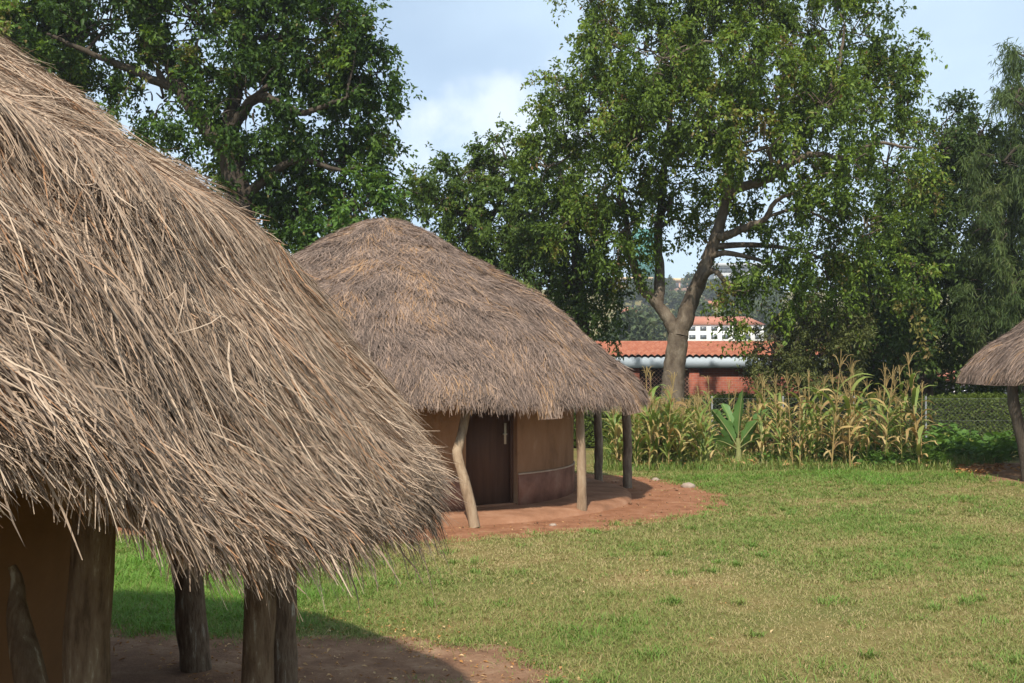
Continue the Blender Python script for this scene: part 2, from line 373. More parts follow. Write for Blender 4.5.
# ------------------------------------------------------------------ huts
def dense_profile(pts, ext):
    P = smooth_path([(r, z, 0) for r, z in pts], 400)[:, :2]
    e = []; d = P[-1] - P[-6]; a = math.atan2(d[1], d[0]); p = P[-1].copy()
    for q in range(60):
        a = max(a - .012, -math.pi / 2 + .12); p = p + np.array([math.cos(a), math.sin(a)]) * ext / 60; e.append(p.copy())
    P = np.vstack([P, e]); s = np.concatenate([[0], np.cumsum(np.linalg.norm(np.diff(P, axis=0), axis=1))])
    return s, P[:, 0], P[:, 1], s[399]

class Roof:
    def __init__(self, pts, ext, dz, bump=.03, seed=1):
        self.s, self.r, self.z, self.smax = dense_profile(pts, ext); self.dz = dz; self.b = bump; self.seed = seed
        self.nr = -np.gradient(self.z, self.s); self.nz = np.gradient(self.r, self.s)
    def pos(self, s, th, lift=0.0):
        s = np.clip(s, .01, self.s[-1])
        r = np.interp(s, self.s, self.r); z = np.interp(s, self.s, self.z)
        nr = np.interp(s, self.s, self.nr); nz = np.interp(s, self.s, self.nz)
        lift = lift + self.b * (np.sin(th * 5 + s * 2.3 + self.seed) + np.sin(th * 11 - s * 3.1) * .6 + np.sin(th * 23 + s * 5.0 + self.seed) * .4) * np.clip(s, 0, 1)
        fr = np.clip(s / self.smax, 0, 1.3)
        z = z + self.dz(th) * fr ** 3
        r2 = r + nr * lift
        return np.stack([r2 * np.cos(th), r2 * np.sin(th), z + nz * lift], -1)
    def shell(self, thick=.22, nth=96, ns=30):
        th = np.linspace(0, 2 * math.pi, nth + 1)[:-1]; ss = np.linspace(.02, self.smax - .14, ns); m = MB()
        up = np.stack([self.pos(np.full(nth, s), th, -.03) for s in ss])
        dn = np.stack([self.pos(np.full(nth, s), th, -.03 - thick) for s in ss[::-1]])
        A = np.concatenate([up, dn]).reshape(-1, 3); i = np.arange(nth); j = (i + 1) % nth
        Fq = np.concatenate([np.stack([q * nth + i, (q + 1) * nth + i, (q + 1) * nth + j, q * nth + j], 1) for q in range(2 * ns - 1)])
        m.add(A, Fq); return m
    def straws(self, mb, n, th0, th1, s0, s1, L, w, jit, clump, lift, tiplift, k=4, cj=.12, tmean=.5, csig=.16, spread=.10, reach=None, course=None, stream=0.0, bias=None):
        nc = max(n // clump, 1)
        # area weighted clump positions
        c_s = np.sqrt(rng.uniform(s0 ** 2, s1 ** 2, nc)); c_t = rng.uniform(th0, th1, nc)
        c_d = rng.normal(0, jit, nc); c_l = rng.uniform(0, 1, nc) ** 1.5 * lift; c_c = rng.normal(tmean, csig, nc)
        ix = rng.integers(0, nc, n)
        r0 = np.maximum(np.interp(c_s[ix], self.s, self.r), .25)
        st = c_s[ix] + rng.normal(0, spread * 1.6, n); tt = c_t[ix] + rng.normal(0, spread, n) / r0
        dr = c_d[ix] + rng.normal(0, cj, n) + stream * (np.sin(4.1 * tt + 1.7 * st) + np.sin(9.3 * tt - 2.9 * st + 1) + .7 * np.sin(17 * tt + 4.3 * st)); dr = dr + (bias(tt) if bias else 0); cv = rng.normal(0, .25, n)
        LL = rng.uniform(*L, n); ww = rng.uniform(*w, n)
        if reach is not None:
            lim = self.smax + reach + rng.normal(0, .05, nc)[ix] + rng.normal(0, .04, n) - st
            st = st - np.maximum(.16 - lim, 0); LL = np.minimum(LL, np.maximum(lim, .16))
        cl_ = 0.0
        if course: cl_ = course[1] * np.mod((st + .22 * np.sin(3.3 * tt) + .13 * np.sin(8.7 * tt + 1) + .06 * np.sin(21 * tt)) / course[0], 1.0) ** 1.5
        lf = cl_ + c_l[ix] + rng.uniform(.0, .025, n); tl = rng.normal(0, 1, n) * tiplift + tiplift * .4
        P = np.zeros((n, k, 3)); s_ = np.maximum(st, .03).copy(); t_ = tt.copy()
        for q in range(k):
            u = q / (k - 1)
            P[:, q] = self.pos(s_, t_, lf + np.maximum(tl * u ** 2, -lf * .9))
            d = dr + cv * u
            s_ = s_ + LL / (k - 1) * np.cos(d); t_ = t_ + LL / (k - 1) * np.sin(d) / np.maximum(np.interp(s_, self.s, self.r), .3)
        P += rng.normal(0, .003, P.shape)
        # a few tips kinked and bent over
        T = unit(np.gradient(P, axis=1))
        rad = np.stack([np.cos(tt) * .6, np.sin(tt) * .6, np.full(n, .8)], 1)[:, None, :] + rng.normal(0, .45, (n, 1, 3))
        W = unit(np.cross(T, np.broadcast_to(rad, T.shape))) * ww[:, None, None]
        W[:, -1] *= .35; W[:, 0] *= .7
        ribbons(mb, P, W, np.clip(c_c[ix] + rng.normal(0, .2, n), 0, 1))

def lathe(mb, prof, n=72, a0=0, a1=2 * math.pi, jit=0.0):
    closed = abs(a1 - a0 - 2 * math.pi) < 1e-6
    a = np.linspace(a0, a1, n + 1); a = a[:-1] if closed else a
    m = len(a); V = []
    for r, z in prof:
        rr = r + jit * (np.sin(5 * a + r) + .7 * np.sin(11 * a + 2 * z) + .5 * np.sin(17 * a)) if jit and r > .05 else r
        V.append(np.stack([np.cos(a) * rr, np.sin(a) * rr, np.full(m, z)], 1))
    V = np.concatenate(V); i = np.arange(m if closed else m - 1); j = (i + 1) % m
    Fq = np.concatenate([np.stack([q * m + i, q * m + j, (q + 1) * m + j, (q + 1) * m + i], 1) for q in range(len(prof) - 1)])
    mb.add(V, Fq)

def post(parent, pts, r0, r1, mat, sides=12, label=None):
    m = MB(); P = smooth_path(pts, 14) + rng.normal(0, .0035, (14, 3)); P[:, 2] = np.sort(P[:, 2])
    tube(m, P, np.linspace(r0, r1, 14) * (1 + .03 * rng.standard_normal(14)), sides, wob=.03)
    o = m.build('post', mat, parent, smooth=True)
    if label: o['label'] = label
    return o

def arc_wall(mb, r0, r1, z0, z1, a0, a1, n=80):
    a = np.linspace(a0, a1, n + 1); m = n + 1; V = []
    for r, z in ((r1, z0), (r1, z1), (r0, z1), (r0, z0)):
        V.append(np.stack([np.cos(a) * r, np.sin(a) * r, np.full(m, z)], 1))
    V = np.concatenate(V); i = np.arange(n); Fs = []
    for q in range(4):
        p = (q + 1) % 4; Fs.append(np.stack([q * m + i, q * m + i + 1, p * m + i + 1, p * m + i], 1))
    mb.add(V, np.concatenate(Fs)); mb.add(V, [(0, m, 2 * m, 3 * m), (n, 3 * m + n, 2 * m + n, m + n)])

def add_hut(name, label, C, roof, wall_r, wall_top, plinth_r, plinth_h, door_a, door_w, mats, door=True):
    h = empty(name, (C[0], C[1], 0), label, 'hut')
    p = MB(); lathe(p, [(plinth_r + .10, -.02), (plinth_r + .04, plinth_h * .55), (plinth_r - .08, plinth_h), (.02, plinth_h + .004)], 90, jit=.02)
    p.build('plinth', M[mats['plinth']], h, smooth=False)
    half = door_w / 2 / wall_r
    w = MB(); arc_wall(w, wall_r - .24, wall_r, plinth_h - .01, wall_top, door_a + half, door_a - half + 2 * math.pi)
    w.build('wall', M[mats['wall']], h)
    b = MB(); arc_wall(b, wall_r - .002, wall_r + .018, plinth_h - .012, .55, door_a + half + .004, door_a - half - .004 + 2 * math.pi)
    bo = b.build('wall_band', M[mats['band']], h); bo['label'] = 'dark red lower band of the mud wall'
    l = MB(); arc_wall(l, wall_r - .004, wall_r + .024, .551, .572, door_a + half + .004, door_a - half - .004 + 2 * math.pi)
    l.build('ledge', M['mud_pale'], h)
    if door:
        u = np.array([math.cos(door_a), math.sin(door_a), 0]); t = np.array([-u[1], u[0], 0]); z = np.array([0, 0, 1.0])
        def slab(n0, n1, t0, t1, z0, z1):
            m = MB(); box(m, (n0, t0, z0), (n1, t1, z1)); V = m.V[0]; m.V[0] = V[:, :1] * u + V[:, 1:2] * t + V[:, 2:] * z; return m
        dw = door_w / 2
        slab(wall_r - .20, wall_r - .155, -dw + .05, dw - .05, plinth_h + .035, 1.95)
        do = slab(wall_r - .20, wall_r - .155, -dw + .06, dw - .06, plinth_h + .035, 1.9).build('door', M['door_wood'], h)
        hm = slab(wall_r - .154, wall_r - .145, dw - .17, dw - .13, 1.02, 1.34)
        hd = slab(wall_r - .146, wall_r - .11, dw - .20, dw - .14, 1.16, 1.185); hm.add(hd.V[0], hd.Fc[0]); hm.build('handle', M['metal_pale'], do)
        for sgn in (-1, 1):
            slab(wall_r - .22, wall_r - .12, min(sgn * dw, sgn * (dw - .06)), max(sgn * dw, sgn * (dw - .06)), plinth_h + .003, 1.97).build('door_jamb', M['door_wood'], h)
        slab(wall_r - .22, wall_r - .12, -dw + .06, dw - .06, 1.90, 1.97).build('lintel', M['door_wood'], h)
        slab(wall_r - .235, wall_r - .05, -dw, dw, plinth_h + .002, plinth_h + .034).build('threshold', M[mats['plinth']], h)
        slab(wall_r - .238, wall_r - .03, -dw, dw, 1.971, wall_top - .003).build('wall_over_door', M[mats['wall']], h)
    ro = roof.shell().build('roof', M['thatch_base'], h, smooth=True)
    return h, ro

# --- near hut: shaggy old thatch close to the camera
def sm(x, a, b):
    t = np.clip((x - a) / (b - a), 0, 1); return t * t * (3 - 2 * t)
def wrap(t): return np.mod(t + math.pi, 2 * math.pi) - math.pi
near_roof = Roof([(0.02, 4.86), (.35, 4.74), (1, 4.26), (2, 3.42), (2.6, 2.97), (3.0, 2.72), (3.26, 2.58), (3.40, 2.38), (3.60, 2.12), (3.82, 1.82), (3.94, 1.64)], .5,
                 lambda th: .17 * (1 - sm(wrap(th), R(-31), R(-22))) + .02 * np.sin(9 * th) - .05 * sm(wrap(th), R(-24), R(-14)), .03, 1.0)
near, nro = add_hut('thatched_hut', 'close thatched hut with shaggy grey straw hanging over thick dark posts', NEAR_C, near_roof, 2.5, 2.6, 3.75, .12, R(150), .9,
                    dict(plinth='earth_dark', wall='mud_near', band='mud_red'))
mb = MB()
A0, A1 = R(-62), R(26)
NB = lambda t: .42 * (1 - sm(t, R(-42), R(-14)))
near_roof.straws(mb, 120000, A0, A1, .3, near_roof.smax - .05, (.14, .48), (.0010, .0026), .17, 26, .085, .022, cj=.14, tmean=.5, csig=.22, reach=.03, course=(.62, .06), stream=.10, bias=NB)
near_roof.straws(mb, 30000, A0, A1, .3, near_roof.smax - .05, (.10, .34), (.0012, .0032), .30, 10, .055, .028, cj=.28, tmean=.5, csig=.22, reach=.03, course=(.62, .06), stream=.10, bias=NB)
near_roof.straws(mb, 5000, A0, A1, .5, near_roof.smax - .2, (.15, .45), (.0016, .0036), .5, 6, .08, .035, cj=.3, tmean=.66, reach=.02, course=(.62, .06), bias=NB)
near_roof.straws(mb, 24000, A0, A1, near_roof.smax - .6, near_roof.smax - .1, (.25, .58), (.0012, .0034), .22, 18, .06, .04, cj=.17, tmean=.56, csig=.22, reach=.06, bias=NB)
# the thick drooping bunch at the right of the eave
near_roof.straws(mb, 10000, R(-27), R(-13), near_roof.smax - .5, near_roof.smax - .1, (.35, .6), (.0013, .0034), .2, 30, .06, .04, cj=.14, tmean=.6, reach=.10)
near_roof.straws(mb, 8000, R(-12), R(14), near_roof.smax - .4, near_roof.smax - .1, (.3, .55), (.0013, .0034), .25, 25, .06, .05, cj=.2, tmean=.4, reach=.10)
near_roof.straws(mb, 240, R(-25), R(-15), near_roof.smax - .25, near_roof.smax - .05, (.3, .45), (.0012, .0032), .25, 6, .02, .02, cj=.25, tmean=.35, reach=.18)
near_roof.straws(mb, 700, R(-9), R(4), near_roof.smax - .25, near_roof.smax - .05, (.4, .62), (.0012, .0032), .22, 30, .02, .02, cj=.2, tmean=.2, reach=.2)
near_roof.straws(mb, 26000, A1, A0 + 2 * math.pi, .3, near_roof.smax, (.4, .85), (.003, .007), .26, 22, .09, .035, k=3, tmean=.45)
mb.build('straw_cover', M['straw_old'], nro)
def near_pt(px, Y, z): return (gx(px, Y) - NEAR_C[0], Y - NEAR_C[1], z)
for px, px2, Y, r0, r1 in ((88, 96, 2.84, .066, .058), (262, 264, 3.8, .062, .055), (288, 288, 5.75, .072, .062), (201, 184, 6.75, .105, .088)):
    post(near, [near_pt(px, Y, 0), near_pt((px + px2) / 2 - 2, Y, .8), near_pt(px2, Y, 1.75)], r0, r1, M['post_bark'], 14)
for k_ in range(5):
    a = R(100 + 40 * k_); c = np.array([math.cos(a), math.sin(a)]) * 3.5
    post(near, [(c[0], c[1], 0), (c[0] * 1.01, c[1], .9), (c[0] * .99, c[1] * .99, 1.8)], .09, .075, M['post_bark'], 10)
lp = post(near, [near_pt(62, 3.0, .35), near_pt(45, 3.05, .95), near_pt(24, 3.1, 1.28), near_pt(18, 3.12, 1.44)],   .078, .012, M['post_bark'], 12, 'short stump of a leaning post with a tapered top')

# --- middle hut: trimmed dome
mid_roof = Roof([(0.02, 4.80), (.40, 4.71), (1.0, 4.40), (1.75, 3.98), (2.5, 3.52), (3.2, 3.05), (3.72, 2.58), (4.12, 2.19), (4.38, 1.90), (4.50, 1.68)], .22,
                lambda th: .03 * np.sin(3 * th + 1) + .015 * np.sin(13 * th), .034, 2.0)
DOOR_A = R(-53.5)
mid, mro = add_hut('thatched_hut', 'round mud hut with neat domed thatch and a dark wooden door', MID_C, mid_roof, 3.35, 2.9, 4.3, .09, DOOR_A, .95,
                   dict(plinth='plinth_mud', wall='mud_tan', band='mud_red'))
mb = MB()
M0, M1 = R(-175), R(60)
mid_roof.straws(mb, 120000, M0, M1, .05, mid_roof.smax - .02, (.12, .36), (.0024, .005), .22, 30, .045, .022, k=3, cj=.26, tmean=.5, csig=.22, spread=.12, reach=.05, course=(.7, .035), stream=.10)
mid_roof.straws(mb, 22000, M0, M1, mid_roof.smax - .32, mid_roof.smax - .05, (.14, .34), (.003, .006), .22, 25, .04, .03, k=3, cj=.2, tmean=.42, reach=.06)
mid_roof.straws(mb, 900, R(-27), R(-21), mid_roof.smax - .5, mid_roof.smax - .1, (.35, .62), (.003, .006), .10, 40, .07, .03, k=3, tmean=.8)
mid_roof.straws(mb, 500, R(-53), R(-50), mid_roof.smax - .4, mid_roof.smax - .1, (.25, .45), (.003, .006), .10, 40, .06, .03, k=3, tmean=.75)
mid_roof.straws(mb, 25000, M1, M0 + 2 * math.pi, .05, mid_roof.smax, (.25, .5), (.005, .009), .22, 30, .045, .022, k=3)
mb.build('straw_cover', M['straw_trim'], mro)
# underside fringe is part of the cover; now its posts
def mid_pt(px, Y, z): return (gx(px, Y) - MID_C[0], Y - MID_C[1], z)
post(mid, [mid_pt(475, 13.95, 0), mid_pt(466, 14.0, .55), mid_pt(457.5, 14.1, .98), mid_pt(462, 14.25, 1.25), mid_pt(470, 14.5, 2.0)], .074, .06, M['post_pale'], 12, 'crooked pale post leaning to the left with a knot half way up')
post(mid, [mid_pt(581.5, 15.4, 0), mid_pt(581, 15.4, .8), mid_pt(579, 15.4, 2.0)], .078, .068, M['post_pale'])
post(mid, [mid_pt(627, 19.05, 0), mid_pt(627, 19.05, .9), mid_pt(625, 19.0, 2.1)], .088, .08, M['post_grey'])
post(mid, [mid_pt(598, 20.3, 0), mid_pt(598, 20.3, .9), mid_pt(596, 20.3, 2.1)], .085, .078, M['post_grey'])
for a in (60, 95, 130, 165, 200, 235, 262):
    c = np.array([math.cos(R(a)), math.sin(R(a))]) * 4.35
    post(mid, [(c[0], c[1], 0), (c[0] * 1.005, c[1], 1), (c[0] * .99, c[1] * .99, 2.1)], .088, .078, M['post_grey'], 10)
# tuft of grass rooted in the thatch
tq = MB(); n = 260; th = R(-8) + rng.normal(0, .05, n); s_ = 2.75 + rng.normal(0, .15, n)
B = mid_roof.pos(s_, th, .03); D = unit(np.stack([rng.normal(0, .5, n), rng.normal(0, .5, n), np.ones(n)], 1)); Ls = rng.uniform(.06, .16, n)
P = np.stack([B, B + D * Ls[:, None] * .5, B + D * Ls[:, None] + np.array([0, 0, -.02])], 1)
W = unit(np.cross(D, rng.normal(0, 1, (n, 3))))[:, None] * np.array([.006, .005, .001])[None, :, None]
ribbons(tq, P, W, rng.uniform(.25, .75, n)); tq.build('grass_tuft', M['grass'], mro)

# --- right hut, cut by the frame
right_roof = Roof([(0.02, 4.95), (.5, 4.8), (1.2, 4.25), (2.0, 3.55), (2.7, 2.92), (3.2, 2.55), (3.46, 2.25), (3.56, 2.1)], .2,
                  lambda th: .02 * np.sin(5 * th), .02, 3.0)
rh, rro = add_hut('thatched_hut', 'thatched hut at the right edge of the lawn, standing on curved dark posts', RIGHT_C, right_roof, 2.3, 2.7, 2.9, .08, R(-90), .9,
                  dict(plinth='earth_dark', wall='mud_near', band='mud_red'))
mb = MB(); right_roof.straws(mb, 30000, R(90), R(290), .05, right_roof.smax, (.2, .45), (.004, .007), .22, 30, .045, .025, k=3, tmean=.42)
right_roof.straws(mb, 9000, R(-70), R(90), .05, right_roof.smax, (.3, .5), (.005, .009), .22, 30, .045, .022, k=3)
mb.build('straw_cover', M['straw_trim'], rro)
def right_pt(px, Y, z): return (gx(px, Y) - RIGHT_C[0], Y - RIGHT_C[1], z)
post(rh, [right_pt(1026, 20.2, 0), right_pt(1021, 20.2, .8), right_pt(1013, 20.2, 1.5), right_pt(1011, 20.2, 2.15)], .12, .095, M['bark_dark'])
for a in (-60, -20, 20, 60, 222):
    c = np.array([math.cos(R(a)), math.sin(R(a))]) * 3.1
    post(rh, [(c[0], c[1], 0), (c[0] * 1.01, c[1], 1), (c[0] * .99, c[1] * .99, 2.15)], .10, .09, M['bark_dark'], 10)

# ------------------------------------------------------------------ trees
def foliage(mb, lobes, dens, L, Wd, sig, droop, hang=0.0, thin=1.0, tmean=.45, up=.7, size_cl=90, tips=True):
    """lobes: (centre, radii, weight). Clusters sit on and inside each lobe, each on its own twig."""
    for c, rad, wt in lobes:
        c = np.asarray(c); rad = np.asarray(rad)
        area = (rad[0] * rad[2] + rad[0] * rad[1] + rad[1] * rad[2]) / 3 * 4 * math.pi
        ncl = max(int(area * dens * wt), 4)
        d = unit(rng.normal(0, 1, (ncl, 3))); f = rng.uniform(.35, 1.12, ncl) ** .6
        f = np.minimum(f, 1.08) * (1 + .12 * np.sin(d[:, 0] * 5 + c[0]) * np.sin(d[:, 2] * 6 + c[2]))
        cc = c + d * rad * f[:, None]
        if tips:
            for q in range(ncl):
                st = c + d[q] * rad * max(f[q] - .55, 0.05) + rng.normal(0, .12, 3)
                md = (st + cc[q]) / 2 + np.array([0, 0, .12]) + rng.normal(0, .1, 3)
                tube(mb, smooth_path([st, md, cc[q]], 5), np.linspace(.024, .005, 5), 4, cap=False, mi=1)
        nl = rng.poisson(size_cl, ncl); ix = np.repeat(np.arange(ncl), nl); n = len(ix)
        cs = sig * rng.uniform(.6, 1.5, ncl); NS = 9
        hg = rng.random((ncl, NS)) < hang * 1.2 * (rng.random((ncl, 1)) < .75)
        sd = d[:, None, :] * .7 + rng.normal(0, .75, (ncl, NS, 3)) + np.array([0, 0, .15 - droop * .35])
        sd[hg] = sd[hg] * .35 + np.array([0, 0, -1.1]); sd = unit(sd)
        sl_ = cs[:, None] * rng.uniform(.9, 2.1, (ncl, NS)) * np.where(hg, 1.5, 1.0)
        sp_ = rng.integers(0, NS, n); u = rng.uniform(.02, 1, n) ** .7
        dv = sd[ix, sp_]; ll = sl_[ix, sp_] * u
        P = cc[ix] + dv * ll[:, None] + np.clip(rng.normal(0, 1, (n, 3)), -1.6, 1.6) * (.045 + .10 * cs[ix] * (1.1 - u))[:, None]
        P[:, 2] -= (.22 + .3 * droop) * ll * u
        D = unit(dv * .55 + rng.normal(0, .75, (n, 3)) + np.array([0, 0, -.25 - droop]))
        N = unit(rng.normal(0, .6, (n, 3)) + np.array([0, -.15, up]) + d[ix] * .35)
        ln = rng.uniform(.55, 1.5, n)
        ct = rng.normal(tmean, .13, ncl) + .3 * (rng.random(ncl) < .16)
        t = ct[ix] + rng.normal(0, .12, n)
        odd = rng.random(n) < .012; t = np.clip(t, 0, .95); t[odd] = 1
        leaves(mb, P, D, N, L * ln, Wd * ln * thin, t)

NLEAF = [0]
def make_tree(name, label, cat, base, limbs, lobes, leafmat, barkmat, dens=1.0, L=.11, Wd=.055, sig=.36, droop=.3, hang=.15, tmean=.45, group=None, size_cl=90, thin=1.0, auto=True, trunk_r=.3):
    """limbs[0] is the trunk; every lobe is tied to the nearest limb point by a branch"""
    t = empty(name, tuple(base), label, cat, group); b = np.asarray(base, float)
    tr = MB(); allp = []
    for pts, r0, r1 in limbs:
        n = 6 * len(pts); P = smooth_path(pts, n) + rng.normal(0, .012, (n, 3)); rr = np.linspace(r0, r1, n)
        if pts is limbs[0][0]: rr[:3] *= np.array([1.45, 1.2, 1.07])
        tube(tr, P - b, rr, 14, wob=.025); allp.append(np.c_[P, rr])
    AP = np.concatenate(allp); br = tr
    if auto:
        for c, rad, wt in lobes:
            c = np.asarray(c); dd = np.linalg.norm((AP[:, :3] - c) * np.array([1, 1, 1.0]), axis=1) + np.where(AP[:, 2] > c[2] + .3, 1.5, 0)
            j = dd.argmin(); s0 = AP[j, :3]; r0 = min(AP[j, 3] * .6, .12)
            if c[2] < s0[2] - .4 or dd[j] > 5.5: continue
            mid = (s0 + c) / 2 + np.array([0, 0, .25]) + rng.normal(0, .25, 3)
            P = smooth_path([s0, mid, c, c + (c - s0) * .25 + rng.normal(0, .2, 3)], 14)
            tube(br, P - b, np.linspace(r0, .015, 14), 7, wob=.04)
    fo = MB()
    foliage(fo, [(np.asarray(c) - b, r, w) for c, r, w in lobes], dens, L, Wd, sig, droop, hang, thin, tmean, size_cl=size_cl)
    tr.build('trunk', barkmat, t, smooth=True)
    NLEAF[0] += fo.n
    fo.build('crown', [leafmat, barkmat], t)
    return t

def lob(px, py, Y, rx, rz, ry=None, wt=1.0):
    c = at(px, py, Y); k = Y / F
    return (c, (rx * k, ry if ry else (rx + rz) / 2 * k * 1.1, rz * k), wt)
def L3(px, py, Y): return tuple(at(px, py, Y))

# central tree with the forked leaning trunk
Yc = 29.0
b = (gx(672, Yc), Yc, 0)
limbs = [([b, L3(672, 405, Yc), L3(674, 372, Yc), L3(679, 334, Yc)], .37, .29),
         ([L3(679, 336, Yc), L3(691, 302, Yc), L3(703, 273, Yc - .2), L3(716, 238, Yc - .4), L3(728, 195, Yc - .5), L3(735, 125, Yc - .6), L3(728, 50, Yc - .6)], .26, .06),
         ([L3(678, 336, Yc), L3(668, 318, Yc + .1), L3(657, 303, Yc + .2), L3(641, 285, Yc + .2), L3(632, 252, Yc + .3), L3(622, 190, Yc + .5), L3(610, 100, Yc + .6)], .21, .05),
         ([L3(658, 304, Yc + .2), L3(660, 275, Yc + .6), L3(659, 237, Yc + .9), L3(665, 170, Yc + 1.1), L3(672, 90, Yc + 1.2), L3(660, 20, Yc + 1.2)], .17, .05),
         ([L3(717, 236, Yc - .4), L3(731, 234, Yc - .8), L3(747, 226, Yc - 1.2), L3(766, 219, Yc - 1.5), L3(778, 200, Yc - 1.7), L3(800, 190, Yc - 2)], .14, .04),
         ([L3(728, 198, Yc - .5), L3(738, 188, Yc - 1), L3(765, 180, Yc - 1.6), L3(790, 164, Yc - 2), L3(814, 153, Yc - 2.3), L3(849, 156, Yc - 2.6), L3(879, 141, Yc - 2.8), L3(914, 147, Yc - 3)], .15, .03),
         ([L3(790, 164, Yc - 2), L3(815, 120, Yc - 1.8), L3(840, 70, Yc - 1.6), L3(850, 20, Yc - 1.5)], .09, .03)]
lobes = [lob(640, 45, Yc, 62, 46), lob(735, 15, Yc, 72, 50), lob(835, 45, Yc, 66, 48), lob(592, 110, Yc, 52, 36), lob(690, 100, Yc - 1, 66, 44), lob(785, 95, Yc - 1, 64, 44),
         lob(880, 85, Yc, 44, 40), lob(612, 175, Yc, 46, 46), lob(566, 125, Yc + .5, 26, 28), lob(690, 165, Yc + 1, 52, 32, None, .7), lob(815, 165, Yc - 1, 58, 44, None, .8), lob(890, 165, Yc, 42, 40, None, .8),
         lob(618, 240, Yc, 28, 44, None, .8), lob(768, 262, Yc - .6, 34, 48, None, .75), lob(808, 252, Yc - .5, 40, 52, None, .8), lob(650, -30, Yc, 90, 40), lob(790, -30, Yc, 95, 40), lob(736, 296, Yc - 1, 22, 26, None, .7),
         lob(858, 235, Yc, 40, 50, None, .9), lob(596, 20, Yc, 30, 28, None, .8), lob(668, 215, Yc + .6, 26, 34, None, .7), lob(915, 283, Yc - 1, 20, 28, None, 1.0), lob(905, 55, Yc, 24, 24, None, .8), lob(692, 232, Yc + 1, 20, 30, None, .4), lob(705, 125, Yc - 2.4, 44, 34), lob(755, 150, Yc - 2.6, 36, 30, None, .8), lob(640, 130, Yc - 1.8, 46, 38), lob(830, 105, Yc - 2.6, 46, 34), lob(668, 55, Yc - 2.4, 48, 36), lob(765, 55, Yc - 2.6, 50, 36), lob(735, 200, Yc + .8, 26, 26, None, .7), lob(850, 175, Yc - 2.9, 34, 24, None, .7), lob(556, 92, Yc, 24, 26), lob(552, 165, Yc, 28, 34, None, .8), lob(575, 215, Yc, 30, 40, None, .8)]
make_tree('broadleaf_tree', 'tall spreading tree with a forked leaning trunk between the maize and the brick building', 'tree', b, limbs, lobes, M['leaf_fig'], M['bark'], dens=1.25, L=.115, Wd=.058, sig=.33, hang=.35, tmean=.53, size_cl=200)

# left tree
Yl = 26.0; b = (gx(245, Yl), Yl, 0)
limbs = [([b, L3(245, 330, Yl), L3(240, 220, Yl), L3(225, 130, Yl)], .45, .30),
         ([L3(225, 135, Yl), L3(255, 95, Yl - .8), L3(300, 110, Yl - 1.2), L3(345, 95, Yl - 1.4)], .16, .04),
         ([L3(230, 160, Yl), L3(180, 90, Yl), L3(150, 20, Yl), L3(130, -70, Yl)], .22, .06),
         ([L3(225, 132, Yl), L3(240, 50, Yl), L3(260, -50, Yl)], .22, .06),
         ([L3(238, 200, Yl), L3(290, 160, Yl - .6), L3(340, 170, Yl - 1)], .14, .04),
         ([L3(180, 90, Yl), L3(110, 60, Yl - .5), L3(40, 30, Yl - .8)], .13, .04),
         ([L3(52, 110, Yl + 1), L3(62, 45, Yl + 1), L3(74, -10, Yl + 1)], .13, .11)]
lobes = [lob(305, 35, Yl, 66, 56), lob(205, 20, Yl, 80, 56), lob(95, 25, Yl, 70, 52), lob(352, 105, Yl, 44, 46), lob(245, 95, Yl - 1, 62, 40, None, .8), lob(330, 165, Yl, 56, 44),
         lob(160, 95, Yl, 66, 40, None, .8), lob(20, 30, Yl, 60, 44), lob(376, 165, Yl, 24, 36, None, .8), lob(290, -40, Yl, 90, 46), lob(130, -50, Yl, 110, 46), lob(372, 70, Yl - .5, 26, 36), lob(255, 165, Yl + 1, 60, 44),
         lob(336, 20, Yl - 1, 36, 34), lob(60, 80, Yl + 1, 50, 36, None, .6), lob(300, 215, Yl + 1, 60, 36), lob(345, 60, Yl, 40, 40), lob(-5, -5, Yl, 60, 50), lob(30, 70, Yl + 1, 50, 40)]
make_tree('broadleaf_tree', 'big dark green leafy tree towering behind the nearest thatched roof', 'tree', b, limbs, lobes, M['leaf_deep'], M['bark_dark'], dens=1.25, L=.125, Wd=.066, sig=.34, hang=.12, tmean=.42, size_cl=200)

# bright leafy bush-tree behind the middle roof
Ym = 25.5; b = (gx(365, Ym), Ym, 0)
make_tree('small_tree', 'bright green small tree rising just behind the peak of the middle hut roof', 'tree', b, [([b, L3(366, 330, Ym), L3(372, 230, Ym)], .12, .05)],
          [lob(360, 205, Ym, 36, 28), lob(330, 225, Ym, 34, 26), lob(385, 225, Ym, 26, 24), lob(350, 260, Ym, 50, 34)], M['leaf_broad'], M['bark_dark'], dens=.9, L=.15, Wd=.07, sig=.30, tmean=.3, size_cl=110)

